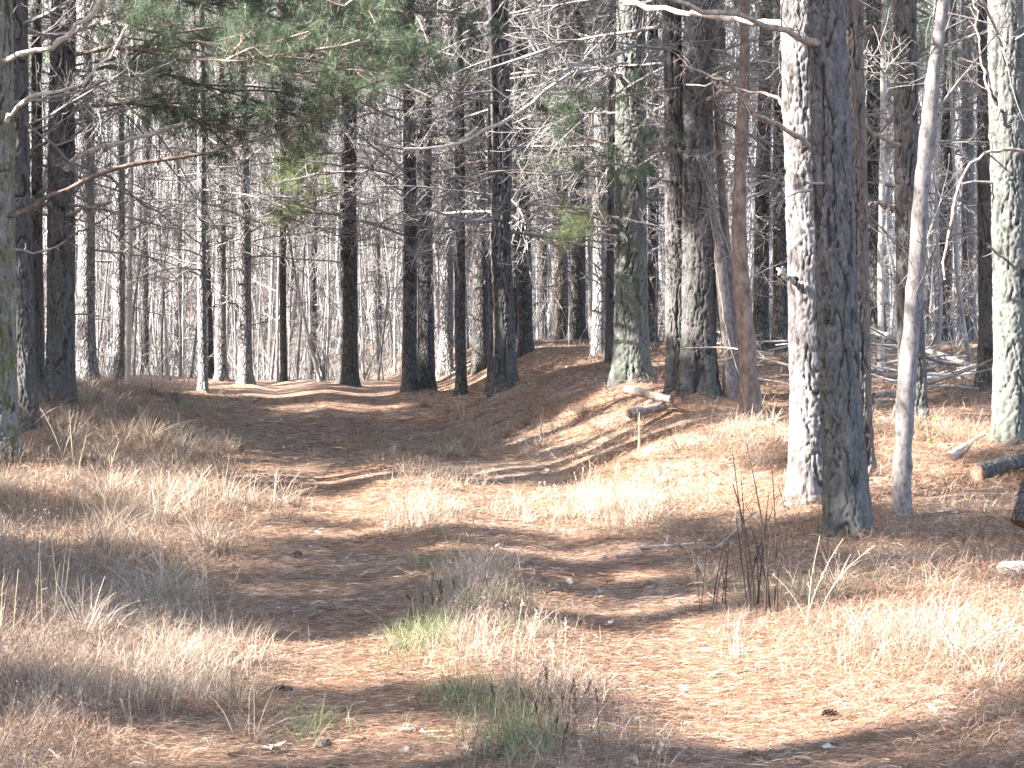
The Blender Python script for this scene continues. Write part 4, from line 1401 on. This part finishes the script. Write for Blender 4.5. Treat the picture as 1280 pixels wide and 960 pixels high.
def leaf_geo(rng, c, size, az, curl, tilt):
    p = OUT * size
    z = np.abs(p[:, 1]) * curl + (p[:, 0] - size * .5) ** 2 / size * curl * 1.2 + rng.normal(size=len(p)) * size * .03
    V = np.stack([p[:, 0] - size * .5, p[:, 1], z], 1)
    ct, st = math.cos(tilt), math.sin(tilt)
    V = np.stack([V[:, 0] * ct + V[:, 2] * st, V[:, 1], -V[:, 0] * st + V[:, 2] * ct], 1)
    ca, sa = math.cos(az), math.sin(az)
    V = np.stack([V[:, 0] * ca - V[:, 1] * sa, V[:, 0] * sa + V[:, 1] * ca, V[:, 2] - V[:, 2].min()], 1) + c
    mid = V[[0, 2, 4, 6, 8, 10, 12, 14]].mean(0) - np.array([0, 0, size * .05])
    V = np.vstack([V, mid])
    n = len(OUT)
    t = [(k, (k + 1) % n, n) for k in range(n)]
    return V, t


acc = Acc()
x, y = wedge(rng, 4200, 6.4, 30)
for k in range(4200):
    s = abs(x[k] - kn(K_CX, y[k]))
    if s > 1.3 and rng.uniform() < .6:
        continue
    sz = rng.uniform(.03, .10)
    V, t = leaf_geo(rng, np.array([x[k], y[k], float(ground(x[k], y[k])) + .006]), sz, rng.uniform(0, 6.28), rng.uniform(.1, .6), rng.normal() * .25)
    acc.add(V, t=t, a=rng.uniform(0, 1) ** .7)
tag(acc.obj('leaf_litter', M_LEAF, None, False), 'scattered dead oak leaves and pale flakes on the track', 'leaf litter', kind='stuff')

acc = Acc()
tx, ty = wedge(rng, 420, 6.6, 26)
for k in range(420):
    L = rng.uniform(.06, .38)
    P = axis(rng, L, rng.uniform(0, .12), -.05, 6, .12, rng.uniform(0, 6.28)) + np.array([tx[k], ty[k], float(ground(tx[k], ty[k])) + .012])
    p1, r1_ = side_twigs(rng, P, .003, .002, 2, L * .4, up=.1)
    v, q = tubes(P[None], (rng.uniform(.0025, .0055) * np.linspace(1, .5, 6))[None], 5)
    acc.add(v, q, a=rng.uniform(.0, .7))
    v, q = tubes(p1, np.maximum(r1_, .0015), 4)
    acc.add(v, q, a=rng.uniform(.0, .7))
tag(acc.obj('twig_litter', M_LIMB), 'small broken twigs strewn over the needles', 'twig litter', kind='stuff')

LEAVES = [(340, 943, .15, M_LEAFPALE, 'large pale curled leaf at the bottom beside a dark pine cone'), (1180, 886, .13, M_LEAFPALE, 'whitish dead leaf on the sunlit right verge'),
          (945, 948, .12, M_LEAFRUST, 'rusty curled leaf on the bare needles at the bottom edge'), (825, 862, .11, M_LEAFPALE, 'pale flat leaf lying on the right-hand rut'),
          (1008, 884, .08, M_LEAFRUST, 'small orange leaf just above a pine cone on the needles'), (1135, 950, .12, M_LEAFRUST, 'dark rusty leaf at the bottom right verge'),
          (512, 915, .10, M_LEAFPALE, 'pale leaf by the green grass on the median'), (1045, 940, .12, M_LEAFPALE, 'grey leaf below a pine cone on the needles'), (905, 772, .11, M_LEAFPALE, 'grey leaf at the foot of the dark dead stems'),
          (1190, 745, .12, M_LEAFRUST, 'brown leaf on the needles below the nearest dark pine'), (1100, 738, .11, M_LEAFPALE, 'pale leaf below the foot of the nearest dark pine')]
for k, (px, py, sz, mt, lab) in enumerate(LEAVES):
    rng2 = np.random.default_rng(2100 + k)
    p = hit(px, py)
    a = Acc()
    V, t = leaf_geo(rng2, np.array([0, 0, .01]), sz, rng2.uniform(-.5, .5), .5, rng2.normal() * .2)
    a.add(V, t=t, a=rng2.uniform())
    o = a.obj('dead_leaf', mt, None, False)
    o.location = p
    tag(o, lab, 'leaf', 'single dead leaves')

# ------------------------------------------------------------------ pine cones, stones, logs
def cone_mesh(rng, L):
    a = Acc()
    n = 90
    for k in range(n):
        u = (k + .5) / n
        th = k * 2.399963
        r = L * .26 * math.sin(math.pi * (.12 + .86 * u)) ** .8
        x = (u - .5) * L
        o = np.array([0, math.cos(th), math.sin(th)])
        tn = np.array([0, -math.sin(th), math.cos(th)])
        ax = np.array([1., 0, 0])
        c = ax * x + o * r * .35
        tip = ax * (x + L * .10) + o * (r + L * .09)
        w = L * .075
        a.add([c - tn * w * .5, c + tn * w * .5, (c + tip) / 2 + tn * w, tip + tn * w * .6 + o * .002, tip + ax * .004, tip - tn * w * .6 + o * .002, (c + tip) / 2 - tn * w],
              q=[(0, 1, 2, 6), (6, 2, 3, 5)], t=[(5, 3, 4)], a=rng.uniform(0, 1))
    P = np.stack([np.linspace(-.5, .5, 9) * L, np.zeros(9), np.zeros(9)], 1)
    v, q = tubes(P[None], (L * .16 * np.sin(np.pi * np.linspace(.06, .97, 9)) ** .7)[None], 10)
    a.add(v, q, a=.1)
    return a.mesh('pine_cone', M_CONE, False)


CM = cone_mesh(np.random.default_rng(5), .105)
for (px, py, rz, sc, lab) in [(350, 867, .2, 1.0, 'dark pine cone lying in the sunny streak on the left-hand rut'), (402, 938, 1.2, .95, 'dark pine cone near the big pale leaf at the bottom'),
                              (1038, 901, -.6, .9, 'pine cone on the shaded needles under the orange leaf'), (768, 688, .4, .7, 'tiny pine cone near the far end of the dark stick'),
                              (372, 696, .9, .75, 'small dark cone on the rut beside the tall grass'), (1098, 860, .3, .6, 'small cone on the bright needles near the thin arching stick')]:
    p = hit(px, py)
    o = link('pine_cone', CM, None, p + np.array([0, 0, .022 * sc]))
    o.scale = (sc, sc, sc)
    o.rotation_euler = (.3, .1, rz)
    tag(o, lab, 'pine cone', 'pine cones on the track')

STN = []
for (px, py, w, lab) in [(400, 741, .07, 'small white stone on the left-hand rut'), (1268, 716, .24, 'grey stone half buried at the picture edge below the cut log'),
                         (1000, 822, .05, 'pale pebble in the sunny streak'), (205 + 280, 716, .05, 'pale pebble beside the weedy median')]:
    rng2 = np.random.default_rng(int(px))
    p = hit(px, py)
    th, ph_ = np.meshgrid(np.linspace(0, 2 * np.pi, 22)[:-1], np.linspace(.02, np.pi - .02, 12))
    nrm = np.stack([np.sin(ph_) * np.cos(th), np.sin(ph_) * np.sin(th), np.cos(ph_)], -1)
    r = 1 + .35 * fbm(nrm[..., 0] * 1.5 + px, nrm[..., 1] * 1.5 + nrm[..., 2], 3, int(px))
    V = (nrm * r[..., None] * np.array([.5, .42, .34]) * w).reshape(-1, 3)
    i = np.arange(11)[:, None] * 21
    j = np.arange(21)[None]
    q = np.stack([i + j, i + 21 + j, i + 21 + (j + 1) % 21, i + (j + 1) % 21], -1).reshape(-1, 4)
    a = Acc()
    a.add(V, q)
    o = a.obj('stone', M_STONE)
    o.location = p + np.array([0, 0, w * .02])
    tag(o, lab, 'stone')


def log(pa, pb, da, db, r, mat, lab, seed, cut=True, name='fallen_log', lift=.7, r2=None):
    rng2 = np.random.default_rng(2300 + seed)
    A, B = at(*pa, da), at(*pb, db)
    A[2] = max(A[2], ground(A[0], A[1]) + r * lift)
    B[2] = max(B[2], ground(B[0], B[1]) + r * lift)
    root = empty(name, A)
    tag(root, lab, 'log' if name == 'fallen_log' else 'fallen pole')
    n = 24
    P = A[None] * 0 + (B - A)[None] * np.linspace(0, 1, n)[:, None]
    P = P + np.stack([np.zeros(n), rng2.normal(size=n) * r * .06, rng2.normal(size=n) * r * .06], 1)
    rad = np.linspace(r, r2 or r * .85, n) * (1 + .06 * rng2.normal(size=n))
    v, q = tubes(P[None], rad[None], 18)
    v = v + fbm(v[:, 0] * 7 + seed, v[:, 2] * 30 + v[:, 1] * 9, 3, seed)[:, None] * r * .12 * np.array([0, 1, 1])
    a = Acc()
    a.add(v, q)
    a.obj('bark', mat, root)
    if cut:
        for k, (c, ring) in enumerate(((P[0], v[:18]), (P[-1], v[-18:]))):
            a = Acc()
            ax_ = unit(P[0] - P[-1]) * (1 if k == 0 else -1)
            inner = c + (ring - c) * .97
            a.add(np.vstack([inner, c + ax_ * r * .05]), t=[(j, (j + 1) % 18, 18) for j in range(18)])
            a.obj('cut_end', M_CUT, root, False)
    return root


log((1222, 590), (1320, 575), 17.2, 18.5, .075, M_BARK['dark'][0], 'dark fallen log with reddish cut end, beside the big edge pine', 1)
log((1186, 573), (1245, 563), 18.6, 19.8, .045, M_BLEACH, 'short weathered grey log behind the reddish cut log', 2)
log((782, 486), (840, 500), 22.7, 22.2, .055, M_LIMB, 'pale short log wedged between the big two-toned pine and the thickest trunk', 3)
log((786, 517), (830, 508), 22.0, 22.4, .055, M_LIMB, 'dark short log below the pale wedged log', 4)
log((1278, 655), (1290, 600), 14.2, 14.4, .08, M_BARK['dark'][0], 'dark stub of a log at the picture edge', 5)
log((940, 545), (990, 538), 21, 21.4, .03, M_LIMB, 'small dark log on the bright bank before the white lit pine', 6)

# brush pile: fallen poles and limbs, each one lying by itself
POLES = [((1085, 412), (1228, 462), 27, 25.5, .05, 'thick white dead pole slanting across the brush pile'), ((1158, 474), (1228, 466), 25, 25.4, .035, 'white pole lying level below the slanting one'),
         ((1092, 506), (1160, 488), 24, 24.6, .035, 'pale pole lying by the foot of the thin white pole'), ((1090, 523), (1118, 519), 23, 23.2, .04, 'short pale pole end beside the nearest dark pine')]
for k, (pa, pb, da, db, r, lab) in enumerate(POLES):
    log(pa, pb, da, db, r, M_BLEACH, lab, 20 + k, False, 'fallen_pole', .9, r * .6)


def lay(px, py, d, me, yaw, sc, lab, group=None, roll=0.0, pitch=.05, lift=.04, name='fallen_branch'):
    if d is None:
        p = hit(px, py)
    else:
        p = at(px, py, d)
        p[2] = max(p[2], ground(p[0], p[1]) + lift)
    o = link(name, me, None, p + np.array([0, 0, lift]))
    o.rotation_euler = (roll, pitch, yaw)
    o.scale = (sc, sc, sc)
    tag(o, lab, 'branch', group)
    return o


FLAT = []
for k in range(10):
    rng2 = np.random.default_rng(1900 + k)
    L = rng2.uniform(1.2, 2.6)
    P = axis(rng2, L, .05, rng2.normal() * .1, 9, .05)
    a = branch_acc(rng2, P, rng2.uniform(.012, .028), .006, 7, L * .3, 3, up=.05, sides=6, minr=.003)
    FLAT.append(a.mesh('fallen_branch', M_BLEACH if k % 2 else M_TWIG))
rng2 = np.random.default_rng(66)
for k in range(46):
    px, py = (rng2.uniform(1085, 1235), rng2.uniform(440, 512)) if k < 34 else (rng2.uniform(940, 995), rng2.uniform(420, 480))
    lay(px, py, rng2.uniform(22.5, 28), FLAT[rng2.integers(10)], rng2.uniform(-.6, .6) + math.pi * rng2.integers(0, 2), rng2.uniform(.5, 1.0),
        'bleached dead branch lying tangled in the brush pile' if k < 34 else 'dead branch in the tangle behind the reddish young pine',
        'branches in the brush pile' if k < 34 else 'branches behind the reddish young pine', rng2.uniform(0, 6), rng2.uniform(-.35, .2))
# the sticks one can tell apart
def stick(pix, r0, r1, mat, lab, seed, n1=5, l1=.25, n2=2, lift=.02, rise=None):
    rng3 = np.random.default_rng(2600 + seed)
    p0 = hit(*pix[0])
    P = []
    for k, (x_, y_) in enumerate(pix):
        q_ = at(x_, y_, p0[1] + (k * .02))
        q_[2] = max(q_[2], ground(q_[0], q_[1]) + lift)
        P.append(q_)
    P = smooth_poly(np.array(P) - p0, 14)
    a = branch_acc(rng3, P, r0, r1, n1, l1, n2, up=.3, sides=6)
    o = a.obj('fallen_stick', mat)
    o.location = p0
    return tag(o, lab, 'stick')


stick([(800, 688), (820, 683), (845, 684), (865, 690), (900, 686), (925, 682)], .016, .010, M_TWIG, 'long grey crooked stick lying along the verge', 1)
stick([(895, 690), (915, 668), (930, 652), (945, 640)], .014, .006, M_TWIG, 'grey forked stick propped up at the verge', 2)
stick([(772, 700), (785, 699), (802, 696)], .02, .014, M_LIMB, 'short dark stub of wood at the rut edge', 3, 1, .1, 0)
stick([(1132, 891), (1150, 874), (1185, 867), (1212, 870), (1230, 862), (1244, 842)], .0055, .003, M_LIMB, 'thin dark arching stick on the sunlit verge', 4, 3, .14, 1)
stick([(920, 847), (940, 845), (955, 846)], .006, .004, M_LIMB, 'thin dark twig lying on the bright needles', 5, 2, .08, 0)
stick([(250, 688), (280, 682), (298, 694)], .007, .004, M_STALK, 'pale bent cane arching out of the grass onto the rut', 6, 1, .1, 0)
stick([(360, 672), (385, 668), (398, 658)], .006, .003, M_LIMB, 'thin dark twig standing up at the edge of the rut', 7, 2, .1, 0)
stick([(610, 536), (640, 528), (668, 532)], .012, .006, M_LIMB, 'dark crooked twig on the red needle bank', 8, 4, .25)
stick([(1150, 700), (1185, 722), (1205, 748)], .006, .003, M_LIMB, 'thin curved twig on the needles below the smooth leaning trunk', 9, 3, .15, 1)
stick([(1120, 840), (1170, 862), (1240, 905)], .005, .003, M_SAPL, 'thin pale cane crossing the arching stick', 10, 2, .1, 0)
stick([(500, 800), (475, 802), (462, 798)], .006, .004, M_LIMB, 'small twig at the foot of the green tuft', 11, 1, .06, 0)

# ------------------------------------------------------------------ tall dead stems
def stem(px, py, top, mat, lab, cat, seed, r=.004, n=1, spread=.05, heads=False, bend=.08, group=None, name='dry_weed', leafm=None):
    rng3 = np.random.default_rng(2800 + seed)
    p = hit(px, py)
    h = max(.1, at(px, top, p[1])[2] - p[2])
    root = empty({'grass': 'tall_grass', 'plant': 'green_seedling'}.get(cat, name), p)
    tag(root, lab, cat, group)
    for k in range(n):
        hh = h * (1 if k == 0 else rng3.uniform(.45, .95))
        b0 = np.array([rng3.normal() * spread, rng3.normal() * spread, -.02]) if k else np.array([0, 0, -.02])
        P = axis(rng3, hh, math.radians(90) - abs(rng3.normal()) * .07, -abs(rng3.normal()) * bend * 2, 9, .03, rng3.choice([0, 3.14]) + rng3.normal() * .4) + b0
        a = branch_acc(rng3, P, r, r * .45, 4, hh * .14, 0, up=.5, t0=.4, sides=5, minr=.0012)
        if heads:
            t_ = np.linspace(.78, 1, 14)
            c, T = interp_axis(P, t_)
            for j in range(14):
                dd = unit(T[j] + rng3.normal(size=3) * .5) * .022
                sd = unit(np.cross(dd, rng3.normal(size=3))) * .004
                a.add([c[j] - sd, c[j] + sd, c[j] + dd], t=[(0, 1, 2)], a=.8)
        a.obj('stalk', mat, root)
    if leafm:
        a = Acc()
        for j in range(16):
            c = np.array([rng3.normal() * .05, rng3.normal() * .05, h * rng3.uniform(.2, 1)])
            dd = unit(rng3.normal(size=3)) * .05
            sd = unit(np.cross(dd, rng3.normal(size=3))) * .015
            a.add([c, c + dd * .5 - sd, c + dd, c + dd * .5 + sd], q=[(0, 1, 2, 3)], a=rng3.uniform())
        a.obj('leaves', leafm, root, False)
    return root


stem(942, 772, 560, M_DSTALK, 'dense bundle of tall dark dead stems by the verge', 'weed', 1, .006, 10, .04)
stem(964, 776, 545, M_DSTALK, 'tallest dark dead stem next to the dense bundle', 'weed', 2, .007, 4, .04)
stem(906, 762, 640, M_DSTALK, 'short dark dead stems on the track side of the dense bundle', 'weed', 3, .004, 5, .06)
stem(876, 770, 660, M_DSTALK, 'thin lone dark stem at the verge nearest the rut', 'weed', 4, .003, 2, .04)
stem(1018, 795, 650, M_STALK, 'pale leaning reed with broken stalks below the nearest dark pine', 'weed', 5, .0032, 4, .05, bend=.25)
stem(1036, 700, 560, M_DSTALK, 'thin brown stem standing in front of the nearest pine', 'weed', 6, .004, 2, .08)
stem(1000, 740, 600, M_DSTALK, 'slender brown stem before the white lit pine', 'weed', 7, .003, 2, .06)
stem(72, 790, 590, M_STALK, 'tallest pale cane in the grass below the left pines', 'weed', 8, .0035, 3, .05)
stem(5, 810, 700, M_STALK, 'pale canes at the picture edge in the tall grass', 'weed', 9, .004, 5, .06)
stem(45, 800, 640, M_STALK, 'thin pale cane leaning out of the left grass', 'weed', 10, .0025, 3, .06)
stem(82, 585, 500, M_STALK, 'pale branched stem in front of the stout dark pine', 'weed', 11, .008, 3, .08)
stem(96, 600, 540, M_STALK, 'short pale stem beside the branched one', 'weed', 12, .007, 2, .08)
stem(135, 600, 548, M_STALK, 'pale stem amid the lit grass on the left bank', 'weed', 13, .006, 3, .08)
stem(580, 525, 488, M_STALK, 'pale broken stem on the bank at the bend', 'weed', 14, .009, 3, .06)
stem(676, 545, 508, M_STALK, 'pale arching stem on the red bank', 'weed', 15, .007, 3, .12)
stem(800, 560, 508, M_STALK, 'pale stem standing below the wedged log', 'weed', 16, .008, 2, .1)
stem(866, 632, 570, M_STALK, 'bent pale stalk in the bright verge grass', 'weed', 17, .006, 3, .12, bend=.5)
stem(742, 640, 570, M_STALK, 'tall white plume of grass in the bright verge clump', 'grass', 18, .0035, 9, .1, True)
stem(690, 640, 600, M_STALK, 'short white plume at the near end of the bright clump', 'grass', 19, .003, 7, .1, True)
stem(640, 830, 745, M_STALK, 'pale seed-headed grass on the median beside the green tuft', 'grass', 20, .0018, 8, .12, True)
stem(705, 830, 770, M_STALK, 'seed-headed grass leaning over the right-hand rut', 'grass', 21, .0018, 6, .07, True)
stem(620, 790, 700, M_DSTALK, 'dark seed-headed weeds on the median above the green tuft', 'weed', 22, .002, 11, .16, True)
stem(560, 780, 720, M_DSTALK, 'low dark weeds at the rut side of the median', 'weed', 23, .002, 9, .16, True)
stem(690, 920, 830, M_DSTALK, 'bushy dark weed on the near median', 'weed', 24, .002, 14, .14, True)
stem(815, 975, 905, M_STALK, 'fuzzy seed-headed grass at the bottom edge', 'grass', 25, .0018, 6, .08, True)
stem(920, 825, 785, M_STALK, 'spiky pale tuft at the rim of the right-hand rut', 'grass', 26, .0025, 11, .06)
stem(250, 770, 690, M_STALK, 'seed-headed stalks beside the left-hand rut', 'grass', 27, .0018, 7, .12, True)
stem(160, 900, 820, M_STALK, 'pale seed stalk in the brown foreground weeds', 'grass', 28, .0018, 6, .12, True)
stem(60, 965, 930, M_STALK, 'arching pale blades in the bottom corner', 'grass', 29, .0028, 14, .12, bend=.8)
stem(1165, 565, 515, M_DSTALK, 'small seedling with yellow-green leaves by the dark furrowed pine', 'plant', 30, .004, 2, .05, leafm=M_GLEAF)
stem(1027, 585, 540, M_DSTALK, 'tiny green-leaved vine shoot against the near pines', 'plant', 31, .003, 1, .02, leafm=M_GLEAF)

# ------------------------------------------------------------------ light and camera
world = bpy.data.worlds.new('World')
scene.world = world
world.use_nodes = True
wn = world.node_tree
bg = wn.nodes['Background']
sky = wn.nodes.new('ShaderNodeTexSky')
sky.sky_type = 'NISHITA'
sky.sun_disc = False
sky.sun_elevation = SUN_EL
sky.sun_rotation = math.radians(-90) - SUN_AZ
sky.dust_density = 2.0
wn.links.new(sky.outputs[0], bg.inputs[0])
bg.inputs[1].default_value = .135

sun = bpy.data.lights.new('sun', 'SUN')
sun.energy = 4.2
sun.angle = math.radians(.53)
sun.color = (1.0, .95, .885)
so = bpy.data.objects.new('sun', sun)
COL.objects.link(so)
so.rotation_euler = Vector(S).to_track_quat('Z', 'Y').to_euler()

cam = bpy.data.cameras.new('camera')
co = bpy.data.objects.new('camera', cam)
COL.objects.link(co)
co.location = (0, 0, CAMZ)
co.rotation_euler = (math.radians(90) - PITCH, 0, 0)
cam.sensor_width = 36
cam.lens = F / 1280 * 36
cam.clip_end = 2000
cam.clip_start = .1
scene.camera = co

scene.render.engine = 'CYCLES'
scene.cycles.max_bounces = 7
scene.cycles.diffuse_bounces = 5
scene.cycles.transmission_bounces = 3
scene.cycles.use_denoising = True
scene.render.resolution_x, scene.render.resolution_y = 1024, 768
vs = scene.view_settings
vs.view_transform = 'Standard'
vs.look = 'None'
vs.gamma = 1
vs.use_curve_mapping = False
vs.exposure = 3.35
for k, (p, t, r0) in enumerate(tree_info):
    print('T%02d d=%.1f x=%.2f diam=%.2f %s' % (k, p[1], p[0], 2 * r0, TREES[k][8][:40]))
